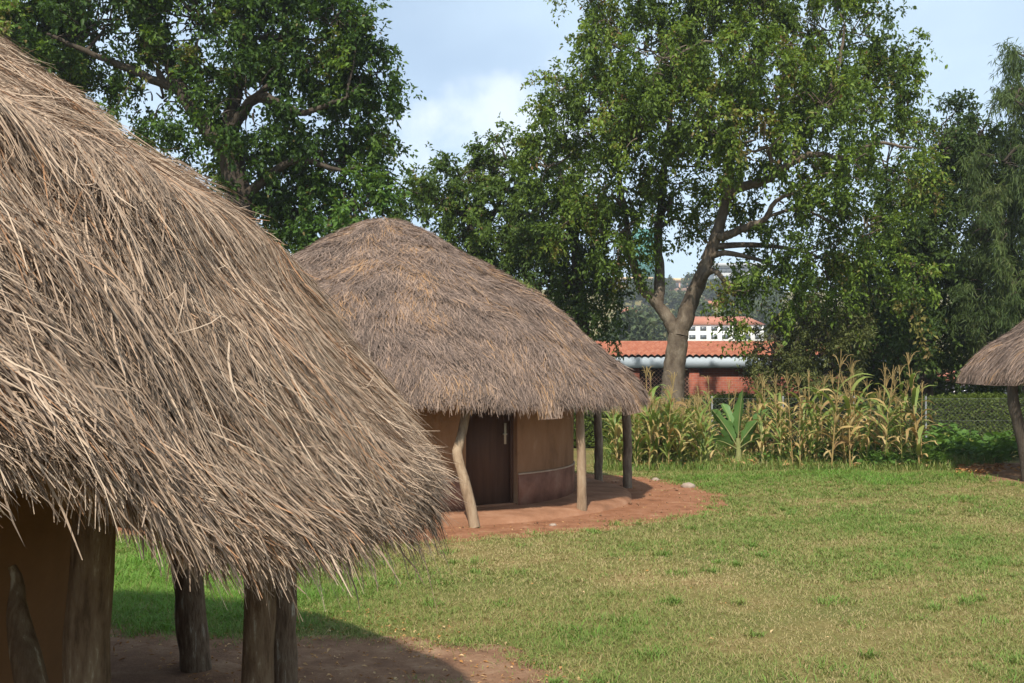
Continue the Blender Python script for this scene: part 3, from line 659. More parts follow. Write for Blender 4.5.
# trees between
Ya = 33.0; b = (gx(470, Ya), Ya, 0)
make_tree('broadleaf_tree', 'rounded mid-green tree showing above the right slope of the middle hut roof', 'tree', b, [([b, L3(472, 330, Ya), L3(470, 220, Ya)], .3, .12), ([L3(470, 260, Ya), L3(500, 200, Ya), L3(520, 160, Ya)], .12, .04)],
          [lob(432, 210, Ya, 36, 40), lob(470, 180, Ya, 36, 34), lob(510, 165, Ya, 36, 36), lob(480, 230, Ya, 50, 44), lob(545, 200, Ya, 36, 46), lob(410, 190, Ya, 18, 20, None, .8), lob(445, 265, Ya, 55, 40), lob(525, 255, Ya, 48, 40)], M['leaf_mid'], M['bark_dark'], dens=1.1, L=.135, Wd=.068, sig=.36, hang=.15, tmean=.45, size_cl=180)
Yb = 31.0; b = (gx(585, Yb), Yb, 0)
make_tree('broadleaf_tree', 'dark drooping tree standing close to the right edge of the middle hut', 'tree', b, [([b, L3(585, 350, Yb), L3(575, 240, Yb), L3(570, 180, Yb)], .28, .08)],
          [lob(560, 240, Yb, 42, 44), lob(590, 285, Yb, 32, 38), lob(535, 285, Yb, 44, 36), lob(605, 235, Yb, 24, 34, None, .8), lob(545, 215, Yb, 30, 40), lob(580, 325, Yb, 38, 24, None, .8)], M['leaf_dark'], M['bark_dark'], dens=1.2, L=.12, Wd=.056, sig=.34, hang=.45, tmean=.42, size_cl=200)

# right group
Yr = 33.5; b = (gx(925, Yr), Yr, 0)
make_tree('broadleaf_tree', 'dense dark tree behind the right end of the maize', 'tree', b, [([b, L3(925, 360, Yr), L3(930, 260, Yr), L3(940, 180, Yr)], .34, .1), ([L3(925, 300, Yr), L3(890, 240, Yr), L3(880, 200, Yr)], .14, .04)],
          [lob(945, 140, Yr, 46, 36), lob(985, 130, Yr, 34, 34), lob(905, 210, Yr, 44, 44), lob(955, 215, Yr, 50, 46), lob(920, 275, Yr, 56, 44), lob(880, 275, Yr, 40, 44), lob(965, 290, Yr, 46, 44), lob(930, 335, Yr, 60, 34), lob(985, 170, Yr, 34, 40), lob(875, 330, Yr, 36, 30)],
          M['leaf_dark'], M['bark_dark'], dens=1.1, L=.14, Wd=.07, sig=.38, hang=.3, tmean=.42, size_cl=190)
Yf = 31.0; b = (gx(1030, Yf), Yf, 0)
make_tree('feathery_tree', 'grey green feathery tree at the right edge, above the cut-off hut roof', 'tree', b, [([b, L3(1032, 300, Yf), L3(1034, 150, Yf), L3(1036, 40, Yf)], .3, .05)],
          [lob(1020, 100, Yf, 26, 26), lob(1045, 60, Yf, 36, 34), lob(1008, 160, Yf, 36, 28), lob(1040, 170, Yf, 50, 50), lob(1004, 225, Yf, 40, 36), lob(1050, 250, Yf, 60, 50), lob(1000, 290, Yf, 40, 34), lob(1050, 320, Yf, 60, 40)],
          M['leaf_feather'], M['bark_dark'], dens=1.05, L=.22, Wd=.022, sig=.36, droop=1.0, hang=.5, tmean=.5, size_cl=300)
Ys = 28.9; b = (gx(800, Ys), Ys, 0)
make_tree('olive_shrub', 'tall olive green shrub against the right end of the brick building', 'shrub', b, [([b, L3(800, 400, Ys), L3(802, 350, Ys)], .09, .04)],
          [lob(772, 352, Ys, 20, 26), lob(770, 380, Ys, 22, 18), lob(785, 350, Ys, 26, 28), lob(815, 345, Ys, 28, 32), lob(838, 370, Ys, 26, 24), lob(795, 380, Ys, 36, 22), lob(800, 325, Ys, 20, 18), lob(845, 330, Ys, 26, 30)], M['leaf_olive'], M['bark_dark'], dens=2.2, L=.10, Wd=.038, sig=.22, hang=.2, tmean=.42, size_cl=120)
for px, py, Yv, s, lab in ((832, 300, 36, 1.0, 'loose olive tree behind the hanging foliage of the tall tree'), (870, 360, 37, 1.1, 'dark bushy tree filling the gap behind the olive shrub'), (925, 350, 38, 1.1, 'dark bushy tree left of the small white house'), (1040, 330, 36, 1.3, 'dark bushy tree at the right edge behind the feathery tree'),
                       (20, 130, 34, 1.6, 'leafy tree showing at the far left above the near roof')):
    b = (gx(px, Yv), Yv, 0); k = s
    py2 = py
    make_tree('bushy_tree', lab, 'tree', b, [([b, L3(px, (py + 440) / 2, Yv), L3(px + 4, py, Yv)], .2, .06)],
              [lob(px, py, Yv, 34 * k, 34 * k), lob(px - 26 * k, py + 26, Yv, 28 * k, 28 * k), lob(px + 28 * k, py + 20, Yv, 30 * k, 30 * k), lob(px, py + 42, Yv, 42 * k, 26 * k)],
              M['leaf_olive'] if px == 832 else M['leaf_dark'], M['bark_dark'], dens=.8 if px != 832 else .9, L=.15, Wd=.075, sig=.36, hang=.2, tmean=.4 if px != 832 else .35, size_cl=170, group='bushy trees behind the fence')

# ------------------------------------------------------------------ hedge
Yh = 30.6; hx0, hx1 = gx(560, Yh), gx(1090, Yh)
hd = empty('hedge', ((hx0 + hx1) / 2, Yh, 0), 'long clipped green hedge running behind the wire fence', 'hedge')
hw = (hx1 - hx0) / 2
c_ = MB(); box(c_, (-hw + .1, -.42, 0), (hw - .1, .42, 1.3)); c_.build('dark_core', M['bark_dark'], hd)  # solid block behind the leaves; its dark colour stands in for inner shade
n = 60000; fo = MB()
u = rng.random(n); P = np.zeros((n, 3)); P[:, 0] = rng.uniform(-hw, hw, n)
top = u < .35; fr = (u >= .35) & (u < .85); bk = u >= .85
P[:, 1] = np.where(fr, -.52, np.where(bk, .52, rng.uniform(-.52, .52, n))) + rng.normal(0, .05, n)
P[:, 2] = np.where(top, 1.42 + .05 * np.sin(P[:, 0] * 1.7) + rng.normal(0, .06, n), rng.uniform(.05, 1.44, n))
Nn = np.where(top[:, None], [0, 0, 1.0], np.where(fr[:, None], [0, -1.0, .3], [0, 1.0, .3])) + rng.normal(0, .6, (n, 3))
leaves(fo, P, unit(rng.normal(0, 1, (n, 3)) + [0, 0, .3]), unit(Nn), rng.uniform(.05, .11, n), rng.uniform(.03, .06, n), np.clip(rng.normal(.45, .2, n), 0, 1))
fo.build('foliage', M['leaf_hedge'], hd)

# ------------------------------------------------------------------ chain link fence
Yfn = 28.0; fx0, fx1 = gx(640, Yfn), gx(1080, Yfn)
fe = empty('chain_link_fence', ((fx0 + fx1) / 2, Yfn, 0), 'chain link fence on pale metal posts between the maize and the hedge', 'fence')
fw = (fx1 - fx0) / 2; H = 1.5; m = MB(); sp = .11
for s_ in np.arange(-fw - H, fw, sp):
    for sg in (1, -1):
        xa, xb = (s_, s_ + H) if sg == 1 else (s_ + H, s_); za, zb = .05, H
        lo, hi = -fw, fw
        pts = np.array([[xa, .006 * sg, za], [xb, .006 * sg, zb]])
        if min(xa, xb) < lo or max(xa, xb) > hi: continue
        d = pts[1] - pts[0]; nrm = unit(np.array([-d[2], 0, d[0]])) * .0014
        m.add(np.array([pts[0] - nrm, pts[0] + nrm, pts[1] + nrm, pts[1] - nrm]), np.array([[0, 1, 2, 3]]))
m.build('wire_mesh', M['wire'], fe)
m = MB()
for z in (H + .005, .9):
    tube(m, [(-fw, 0.02, z), (0, .02, z - .02), (fw, .02, z)], .003, 5)
m.build('line_wires', M['wire'], fe)
for px in (650, 712, 783, 854, 926, 1070):
    m = MB(); x = gx(px, Yfn) - (fx0 + fx1) / 2; tube(m, [(x, .07, 0), (x, .07, .9), (x + .01, .07, 1.56)], .026, 8); m.build('post', M['galv'], fe, smooth=True)

# ------------------------------------------------------------------ brick building with a tiled roof
Yw = 40.0
bx0, bx1 = gx(596, Yw), gx(892, Yw)
bc = ((bx0 + bx1) / 2, Yw, 0); hw = (bx1 - bx0) / 2
bb = empty('brick_building', bc, 'low red brick building with an orange tiled roof and pale blue fascia', 'building')
zf0, zf1 = EYE + (HOR - 368) / F * Yw, EYE + (HOR - 357) / F * Yw
zr = EYE + (HOR - 339.5) / F * Yw
def lx(px): return gx(px, Yw) - bc[0]
m = MB()
box(m, (-hw + .3, .16, 0), (lx(640), .5, zf0)); box(m, (lx(690), .16, 0), (lx(700), .5, zf0)); box(m, (lx(757), .16, 0), (lx(767), .5, zf0))
box(m, (lx(700), .28, 0), (lx(757), .48, zf0)); box(m, (lx(767), .28, 0), (hw - .55, .48, zf0)); box(m, (hw - .55, .16, 0), (hw - .3, .5, zf0))
box(m, (-hw + .3, 7.3, 0), (hw - .3, 7.55, zf0)); box(m, (-hw + .3, .502, 0), (-hw + .55, 7.298, zf0)); box(m, (hw - .55, .502, 0), (hw - .3, 7.298, zf0))
box(m, (lx(640), .16, 0), (lx(690), .5, .95))
m.build('wall', M['brick'], bb)
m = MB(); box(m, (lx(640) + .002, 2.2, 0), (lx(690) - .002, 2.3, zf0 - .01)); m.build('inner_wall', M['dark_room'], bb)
m = MB(); sp = .16; W_ = lx(690) - lx(640); Hh = zf0 - .95
for s_ in np.arange(-Hh, W_, sp):
    for sg in (1, -1):
        t0 = max(0, -s_); t1 = min(Hh, W_ - s_)
        if t1 <= t0: continue
        xa, xb = s_ + t0, s_ + t1
        za, zb = (t0, t1) if sg == 1 else (Hh - t0, Hh - t1)
        p = np.array([[lx(640) + xa,   .30 + .004 * sg, .95 + za], [lx(640) + xb, .30 + .004 * sg, .95 + zb]]); d = p[1] - p[0]; nr = unit(np.array([-d[2], 0, d[0]])) * .007
        m.add(np.array([p[0] - nr, p[0] + nr, p[1] + nr, p[1] - nr]), np.array([[0, 1, 2, 3]]))
m.build('window_grille', M['pink_wall'], bb)
m = MB(); box(m, (-hw, 0, zf0), (hw, .06, zf1)); box(m, (-hw, .062, zf0), (-hw + .06, 8, zf1)); box(m, (hw - .06, .062, zf0), (hw, 8, zf1)); m.build('fascia', M['fascia'], bb)
m = MB(); box(m, (-hw + .062, .062, zf0 + .02), (hw - .062, 7.9, zf0 + .05)); m.build('soffit', M['grey_wall'], bb)
# corrugated clay tiles: real ribs, stepped courses
m = MB(); nxr = int(2 * hw / .25) * 8; X = np.linspace(-hw - .05, hw + .05, nxr + 1); rib = .075 * np.abs(np.sin(X * math.pi / .25))
y_ridge = 4.0; rows = []; nr_ = 11
for q in range(nr_):
    for e, st in ((0, .03), (1, 0.0)):
        t = (q + e) / nr_; rows.append(np.stack([X + rng.normal(0, .002), np.full_like(X, -.08 + t * (y_ridge + .08)), zf1 + .0 + t * (zr - zf1) + rib + st], 1))
V = np.concatenate(rows); i = np.arange(nxr); c1 = nxr + 1
m.add(V, np.concatenate([np.stack([q * c1 + i, q * c1 + i + 1, (q + 1) * c1 + i + 1, (q + 1) * c1 + i], 1) for q in range(len(rows) - 1)]))
V2 = V.copy(); V2[:, 1] = 2 * y_ridge - V2[:, 1]; m.add(V2, np.concatenate([np.stack([(q + 1) * c1 + i, (q + 1) * c1 + i + 1, q * c1 + i + 1, q * c1 + i], 1) for q in range(len(rows) - 1)]))
ro = m.build('roof', M['tile'], bb, smooth=False)
m = MB(); tube(m, [(-hw - .05, y_ridge, zr + .01), (0, y_ridge, zr + .01), (hw + .05, y_ridge, zr + .01)], .09, 8); m.build('ridge_tiles', M['tile'], ro, smooth=True)
m = MB()
for sx in (-hw + .3, hw - .32):
    V = [(sx, .1, zf1), (sx, 7.9, zf1), (sx, y_ridge, zr - .03), (sx + .02, .1, zf1), (sx + .02, 7.9, zf1), (sx + .02, y_ridge, zr - .03)]
    m.add(V, [(0, 1, 2), (3, 5, 4), (0, 2, 5, 3), (1, 4, 5, 2), (0, 3, 4, 1)]); m.build('gable', M['brick'], bb); m = MB()

# ------------------------------------------------------------------ houses farther off
def house(name, label, px0, px1, py_eave, py_base, py_ridge, Y, depth, wall, roofm, rows, cols, win=(.9, 1.1), group=None, flat=False):
    x0, x1 = gx(px0, Y), gx(px1, Y); cx = (x0 + x1) / 2; hw = (x1 - x0) / 2
    ze, zb, zr = [EYE + (HOR - p) / F * Y for p in (py_eave, py_base, py_ridge)]
    gz = float(hill(np.array(cx), np.array(float(Y)))) - .3
    h = empty(name, (cx, Y, gz), label, 'building', group)
    ze -= gz; zb -= gz; zr -= gz
    m = MB(); box(m, (-hw, 0, 0), (hw, depth, ze)); m.build('wall', wall, h)
    m = MB(); o = .06 * (ze - zb + 2)
    if flat: box(m, (-hw - o, -o, ze + .002), (hw + o, depth + o, max(zr, ze + .3)))
    else:
        V = [(-hw - o, -o, ze), (hw + o, -o, ze), (hw + o, depth + o, ze), (-hw - o, depth + o, ze), (-hw + depth * .25, depth / 2, zr), (hw - depth * .25, depth / 2, zr)]
        V = [(a, b_, c + .003) for a, b_, c in V]
        m.add(V, [(0, 1, 5, 4), (1, 2, 5), (2, 3, 4, 5), (3, 0, 4), (0, 3, 2, 1)])
    m.build('roof', roofm, h)
    for r_ in range(rows):
        for c in range(cols):
            x = -hw + (c + .5) * 2 * hw / cols; z = zb + (r_ + .5) * (ze - zb) / rows
            m = MB(); box(m, (x - win[0] / 2, -.06, z - win[1] / 2), (x + win[0] / 2, -.004, z + win[1] / 2)); m.build('window', M['glass_dark'], h)
    return h
house('white_house', 'long white two-storey house with rows of dark windows and a red tiled roof', 676, 764, 324.5, 341, 315, 200, 9, M['white_wall'], M['tile_far'], 2, 8, (1.25, .8))
house('cream_building', 'cream orange block on the hilltop, left of the forked trunk', 612, 652, 279, 300, 277, 480, 20, M['cream_wall'], M['cream_wall'], 3, 6, (3, 2.2), flat=True)
house('cream_building', 'pinkish cream block on the hilltop seen through the fork of the trunk', 664, 704, 281, 306, 278, 470, 20, M['pink_wall'], M['cream_wall'], 3, 5, (3, 2.4), flat=True)
house('red_roofed_house', 'small red roofed house on the hillside below the cream blocks', 690, 735, 305, 315, 296, 330, 12, M['pink_wall'], M['tile_far'], 1, 4, (1.6, 1.4))
house('red_roofed_house', 'low pink house with a red roof down the slope, left of the trunk', 628, 650, 321, 330, 316, 260, 8, M['pink_wall'], M['tile_far'], 1, 3, (1.2, 1.1))
house('grey_building', 'tall grey block on the hilltop behind the hanging leaves', 716, 764, 266, 306, 263, 520, 22, M['grey_wall'], M['grey_wall'], 5, 8, (3, 2.5), flat=True)
house('white_house', 'small white cottage with a pale red roof behind the fence, beside the right hut', 955, 1045, 381, 408, 366, 46, 5, M['white_wall'], M['tile_far'], 1, 4, (.7, .75))
for (a_, b_, e_, g_, r_, Y_), wl, lab in (((622, 640, 312, 320, 306, 300), 'cream_wall', 'small cream house with a red roof on the slope above the pink one'), ((650, 664, 303, 312, 298, 340), 'white_wall', 'small white house with a red roof just left of the trunk fork'),
        ((706, 722, 290, 298, 285, 400), 'cream_wall', 'cream house with a red roof high on the slope, right of the trunk'), ((735, 752, 299, 308, 294, 350), 'pink_wall', 'pink house with a red roof on the slope under the hanging leaves')):
    house('hillside_house', lab, a_, b_, e_, g_, r_, Y_, 8, M[wl], M['tile_far'], 1, 3, (1.3, 1.2))
# tower wrapped in green netting
x0, x1 = gx(634, 500), gx(655, 500); zg = 40.; zt = EYE + (HOR - 228) / F * 500
tw = empty('tower_under_construction', ((x0 + x1) / 2, 500, zg), 'tall tower wrapped in green netting seen left of the trunk', 'tower')
hw = (x1 - x0) / 2
m = MB(); box(m, (-hw + .5, .5, 0), (hw - .5, 9.5, zt - zg - 2)); m.build('frame', M['grey_wall'], tw)
m = MB(); box(m, (-hw, 0, 6), (hw, .4, zt - zg)); box(m, (-hw, .402, 6), (-hw + .4, 10, zt - zg)); box(m, (hw - .4, .402, 6), (hw, 10, zt - zg)); m.build('netting', M['green_net'], tw)

# hillside trees
def far_proto(sd, h):
    t = empty('hillside_tree', (0, 0, 0), 'rounded green tree on the far hillside among the houses', 'tree', 'trees on the far hillside')
    m = MB(); tube(m, [(0, 0, -1), (0.1, 0, h * .3), (0, .1, h * .6)], [.35, .28, .12], 7); m.build('trunk', M['bark_dark'], t)
    fo = MB()
    lb = [((rng.normal(0, h * .16), rng.normal(0, h * .16), h * rng.uniform(.45, .8)), (h * .24, h * .24, h * .2), 1) for _ in range(5)]
    foliage(fo, lb, 3.0 / h, .7, .42, h * .07, .2, 0, 1, .45, size_cl=32, tips=False)
    fo.build('crown', M['leaf_far'], t); return t
protos = [far_proto(0, 7), far_proto(1, 9), far_proto(2, 6)]
spots = []
for q in range(56):
    Y = rng.uniform(130, 460) if q > 8 else rng.uniform(90, 130); px = rng.uniform(590, 790) if q < 44 else rng.uniform(380, 1080)
    if 180 < Y < 200 and 660 < px < 810: Y = 215
    if Y < 195 and 676 < px < 790: Y = rng.uniform(230, 450)
    spots.append((gx(px, Y), Y))
for q, (x, y) in enumerate(spots):
    o = protos[q] if q < 3 else copy_tree(protos[q % 3])
    s = rng.uniform(.8, 1.25); o.scale = (s, s, s); o.rotation_euler = (0, 0, rng.uniform(0, 6.28))
    o.location = (x, y, float(hill(np.array(x), np.array(y))))

# ------------------------------------------------------------------ maize
def maize(kind, h):
    dry = kind == 'dry'
    t = empty('maize_plant', (0, 0, 0), 'dry golden maize plant with papery drooping leaves in the maize patch' if dry else 'yellowing green maize plant with arching leaves in the maize patch', 'maize plant',
              'dry golden maize plants' if dry else 'green maize plants')
    lean = rng.normal(0, .05, 2) * h
    path = smooth_path([(0, 0, -.02), (lean[0] * .3, lean[1] * .3, h * .5), (lean[0], lean[1], h)], 9)
    m = MB(); tube(m, path, np.linspace(.016, .006, 9), 6, tint=.55 if dry else .75); m.build('stalk', M['corn_dry'] if dry or rng.random() < .4 else M['corn_green'], t, smooth=True)
    nl = rng.integers(9, 14); a0 = rng.uniform(0, 6.28)
    for q in range(nl):
        f = .12 + .74 * q / nl; p0 = np.array([np.interp(f * h, path[:, 2], path[:, 0]), np.interp(f * h, path[:, 2], path[:, 1]), f * h])
        a = a0 + q * math.pi + rng.normal(0, .35); L = rng.uniform(.5, .95) * (1 if .2 < f < .7 else .75)
        leaf_dry = rng.random() < (.7 if dry else .15)
        u = np.linspace(0, 1, 8); bend = rng.uniform(1.6, 2.6) if leaf_dry else rng.uniform(.7, 1.7)
        ang = R(62) - bend * u ** 1.2 * 1.1; st = L / 7
        hx = np.concatenate([[0], np.cumsum(np.cos(ang[:-1]) * st)]); hz = np.concatenate([[0], np.cumsum(np.sin(ang[:-1]) * st)])
        P = p0 + np.stack([np.cos(a) * hx, np.sin(a) * hx, hz], 1) + rng.normal(0, .008 if leaf_dry else .003, (8, 3))
        tw_ = a + math.pi / 2 + (rng.normal(0, .9) * u if leaf_dry else rng.normal(0, .25) * u)
        wd = (.036 if leaf_dry else .042) * np.sin(np.clip(u * .9 + .12, 0, 1) * math.pi) ** .6
        S = np.stack([np.cos(tw_), np.sin(tw_), .35 * np.ones(8) * rng.normal(0, 1)], 1)
        m = MB(); ribbons(m, P[None], (unit(S) * wd[:, None])[None], np.array([np.clip(rng.normal(.5, .25), 0, 1)])); m.build('leaf', M['corn_dry'] if leaf_dry else M['corn_green'], t, smooth=True)
    # tassel
    m = MB(); top = path[-1]
    for q in range(9):
        a = rng.uniform(0, 6.28); l = rng.uniform(.16, .30); sp = rng.uniform(.05, .42) if q else 0
        tube(m, smooth_path([top, top + [np.cos(a) * sp * l, np.sin(a) * sp * l, l * .8], top + [np.cos(a) * sp * l * 1.9, np.sin(a) * sp * l * 1.9, l * (1.15 - sp * .7)]], 5), .0045, 4, tint=.6)
    m.build('tassel', M['corn_dry'], t)
    if rng.random() < .6:
        f = .45; p0 = np.array([np.interp(f * h, path[:, 2], path[:, 0]), np.interp(f * h, path[:, 2], path[:, 1]), f * h]); a = rng.uniform(0, 6.28)
        m = MB(); d = np.array([math.cos(a) * .4, math.sin(a) * .4, .8]); tube(m, [p0, p0 + d * .07, p0 + d * .16, p0 + d * .24], [.012, .03, .026, .006], 8, tint=.7); m.build('cob', M['corn_dry'], t, smooth=True)
    return t
mprot = [maize('dry', 1.75), maize('green', 1.6), maize('dry', 1.95), maize('green', 1.8), maize('green', 1.5), maize('green', 1.35), maize('dry', 1.85)]
plants = []
def plant(px, Y, kind, s):
    if abs(px - 737) < 22 and Y < 25.2: Y += 2.2; s *= .8
    plants.append((px, Y, kind, s))
for _ in range(112): plant(rng.uniform(612, 706), rng.uniform(22.9, 26.9), rng.choice([0, 1, 1, 3, 4, 4, 5, 5]), rng.uniform(.68, .95))
for px in (648, 655, 661, 668): plant(px, rng.uniform(23, 24.5), 2, rng.uniform(.95, 1.05))
for px in (757, 776, 795, 808, 815, 845, 851, 857, 863, 872, 878, 912, 916, 920, 762, 832): plant(px + rng.normal(0, 2), rng.uniform(22.9, 25), rng.choice([0, 2, 6, 6, 0, 2, 3]), rng.uniform(.98, 1.24))
for _ in range(90): plant(rng.uniform(706, 925), rng.uniform(23.0, 26.6), rng.choice([0, 1, 3, 4, 0, 5, 2, 6]), rng.uniform(.55, 1.04))
used = set()
for px, Y, kk_, s in plants:
    kk_ = int(kk_)
    o = mprot[kk_] if kk_ not in used else copy_tree(mprot[kk_])
    used.add(kk_)
    o.location = (gx(px, Y), Y, 0); o.rotation_euler = (rng.normal(0, .07), rng.normal(0, .07), rng.uniform(0, 6.28)); o.scale = (s * rng.uniform(.9, 1.1), s, s * rng.uniform(.95, 1.06))

# young banana plant
Yn = 24.3; bn = empty('banana_plant', (gx(737, Yn), Yn, 0), 'young banana plant with three broad upright leaves among the maize', 'banana plant')
m = MB(); tube(m, smooth_path([(0, 0, -.02), (.02, 0, .3), (0, 0, .62)], 8), np.linspace(.085, .05, 8), 10, wob=.03); m.build('stem', M['banana_stem'], bn, smooth=True)
def bleaf(a, tilt, L, wid, bend, z0, roll=0.0):
    u = np.linspace(0, 1, 14); ang = tilt - bend * u ** 1.5; st = L / 13
    hx = np.concatenate([[0], np.cumsum(np.cos(ang[:-1]) * st)]); hz = np.concatenate([[0], np.cumsum(np.sin(ang[:-1]) * st)])
    C = np.stack([np.cos(a) * hx, np.sin(a) * hx, z0 + hz], 1)
    w = wid * np.clip(np.sin(np.clip((u - .18) / .82, 0, 1) ** .75 * math.pi), 0, 1) ** .55 + .012
    w = w * (1 - .28 * (rng.random(14) < .25)) 
    S = np.array([-math.sin(a), math.cos(a), 0])
    nrm = np.stack([-np.cos(a) * np.sin(ang), -np.sin(a) * np.sin(ang), np.cos(ang)], 1)
    T_ = unit(np.gradient(C, axis=0)); Sv = S * math.cos(roll) + nrm * math.sin(roll); Nv = np.cross(T_, Sv)
    m = MB(); cols = np.linspace(-1, 1, 7)
    tear = 1 - .35 * (rng.random((14, 7)) < .16) * (np.abs(cols) > .6)
    wave = .05 * np.sin(np.linspace(0, 9, 14) + rng.uniform(0, 6))
    V = np.stack([C + Sv * (w * c * tear[:, q_])[:, None] + Nv * (w * (.38 * abs(c) + wave * c * 3))[:, None] + rng.normal(0, .005, (14, 3)) for q_, c in enumerate(cols)], 1).reshape(-1, 3)
    i, j = np.meshgrid(np.arange(13), np.arange(6), indexing='ij'); k = (i * 7 + j).ravel()
    m.add(V, np.stack([k, k + 1, k + 8, k + 7], 1), np.tile(.3 + .4 * (1 - np.abs(cols)) ** 3, 14)); o = m.build('leaf', M['banana_leaf'], bn, smooth=True)
    mr = MB(); tube(mr, C + Nv * -.004, np.linspace(.02, .005, 14), 6); mr.build('midrib', M['banana_stem'], o, smooth=True)
bleaf(R(190), R(60), 1.12, .16, .25, .4, R(62)); bleaf(R(-70), R(84), 1.28, .155, .22, .5, R(12)); bleaf(R(-12), R(56), 1.15, .15, .22, .42, R(-62)); bleaf(R(205), R(30), 1.0, .15, .8, .35, R(35)); bleaf(R(-40), R(38), 1.0, .15, .9, .35, R(-25)); bleaf(R(110), R(66), 1.2, .16, .5, .45)

# broad-leaved plants by the right hut and among the maize
def broad_proto(lab, grp, h, n):
    t = empty('broad_leaved_plant', (0, 0, 0), lab, 'plant', grp); st = MB(); fo = MB()
    for q in range(n):
        a = rng.uniform(0, 6.28); r_ = .55 * rng.uniform(.02, 1) ** .6; z = rng.uniform(.06, 1) ** .8 * h * (1.1 - .6 * r_); p = np.array([math.cos(a) * r_, math.sin(a) * r_, z])
        tube(st, smooth_path([(p[0] * .1, p[1] * .1, 0), (p[0] * .5, p[1] * .5, z * .7), p], 5), .006, 4, cap=False)
        s = rng.uniform(.045, .10); nr = unit(np.array([rng.normal(0, .4) + p[0] * .4, rng.normal(0, .4) + p[1] * .4 - .3, 1.0])); d = unit(np.cross(nr, rng.normal(0, 1, 3))); e = np.cross(nr, d)
        an = np.linspace(0, 2 * math.pi, 9)[:-1]; rr = s * np.array([.75, 1.05, .85, 1.05, .9, 1.05, .85, 1.05])
        V = np.vstack([p - nr * s * .22, p + np.outer(np.cos(an) * rr, d) + np.outer(np.sin(an) * rr, e)])
        fo.add(V, [(0, 1 + i, 1 + (i + 1) % 8) for i in range(8)], float(np.clip(rng.normal(.45, .2), 0, 1)))
    st.build('stems', M['leaf_broad'], t); fo.build('leaves', M['leaf_broad'], t); return t
g1 = 'broad-leaved plants by the right end of the maize'; l1 = 'low plant with round green leaves between the maize and the right hut'
g2 = 'broad-leaved plants in the maize patch'; l2 = 'low plant with round green leaves growing under the maize'
for lab, grp, lst in ((l1, g1, [(936, 24.6, 1.0), (952, 25.5, 1.1), (968, 26.2, 1.0), (984, 26.8, .9), (946, 27, 1.2), (992, 24.6, .8), (1005, 26, 1.0), (930, 23.4, .7), (962, 24.8, .7), (998, 27.2, 1.1)]),
                      (l2, g2, [(845, 24.2, .9), (862, 23.6, .8), (868, 25, 1.0), (890, 24.4, .9), (835, 24.0, .7), (786, 25, .8), (815, 25, .9), (902, 23.6, .7), (880, 23.2, .6), (765, 24, .6)])):
    prs = [broad_proto(lab, grp, .7, 120), broad_proto(lab, grp, .55, 95)]
    for q, (px, Y, s) in enumerate(lst):
        o = prs[q] if q < 2 else copy_tree(prs[q % 2]); o.location = (gx(px, Y), Y, 0); o.scale = (s, s, s); o.rotation_euler = (0, 0, rng.uniform(0, 6))

# dry litter under the maize, orange leaves by the right hut, scraps on the yards
def litter(name, P, size, tint0, mat):
    n = len(P); m = MB(); D = unit(rng.normal(0, 1, (n, 3)) * [1, 1, .25]); N = unit(rng.normal(0, .35, (n, 3)) + [0, 0, 1])
    leaves(m, P, D, N, rng.uniform(*size, n), rng.uniform(*size, n) * .4, np.clip(rng.normal(tint0, .25, n), 0, 1)); tag(m.build(name, mat), kind='stuff')
n = 1300; Y = rng.uniform(23.2, 26.5, n); px = rng.uniform(612, 940, n)
P = np.stack([gx(px, Y), Y, rng.uniform(.01, .12, n)], 1); litter('dry_maize_litter', P, (.08, .3), .75, M['dead_leaf'])
n = 900; Y = rng.uniform(21.6, 23.6, n); px = rng.uniform(955, 1090, n)
litter('fallen_orange_leaves', np.stack([gx(px, Y), Y, rng.uniform(.01, .1, n)], 1), (.06, .16), .45, M['dead_leaf'])
n = 5200; a = rng.uniform(0, 6.28, n); r_ = rng.uniform(3.3, 5.7, n); w_ = rng.random(n) < .6
a = np.where(w_, rng.uniform(R(-30), R(80), n), a)
P = np.stack([np.where(w_, NEAR_C[0], MID_C[0]) + np.cos(a) * r_, np.where(w_, NEAR_C[1], MID_C[1]) + np.sin(a) * r_, np.where(w_ & (r_ < 3.75), .13, .014)], 1)
ok = (np.hypot(P[:, 0] - MID_C[0], P[:, 1] - MID_C[1]) > 4.5) & (np.abs(np.hypot(P[:, 0] - NEAR_C[0], P[:, 1] - NEAR_C[1]) - 3.8) > .1)
litter('dry_leaf_litter', P[ok], (.012, .055), .6, M['dead_leaf'])
n = 700; Y = np.sqrt(rng.uniform(40, 480, n)); X = rng.uniform(-.5, .52, n) * Y; d_ = dirt(X, Y) < -.1
litter('scattered_lawn_litter', np.stack([X, Y, rng.uniform(.01, .03, n)], 1)[d_], (.015, .05), .75, M['dead_leaf'])
n = 420; a = rng.uniform(0, 6.28, n); r_ = rng.uniform(4.45, 5.6, n)
gr = MB()
for x, y, sz in zip(MID_C[0] + np.cos(a) * r_, MID_C[1] + np.sin(a) * r_, rng.exponential(.008, n) + .005):
    o6 = np.array([(1, 0, 0), (-1, 0, 0), (0, 1, 0), (0, -1, 0), (0, 0, 1), (0, 0, -.5)]) * sz * rng.uniform(.6, 1.3, (6, 1))
    gr.add(o6 + np.array([x, y, .008 + sz * .3]), [(0, 2, 4), (2, 1, 4), (1, 3, 4), (3, 0, 4), (2, 0, 5), (1, 2, 5), (3, 1, 5), (0, 3, 5)])
tag(gr.build('gravel', M['earth_dark']), kind='stuff')

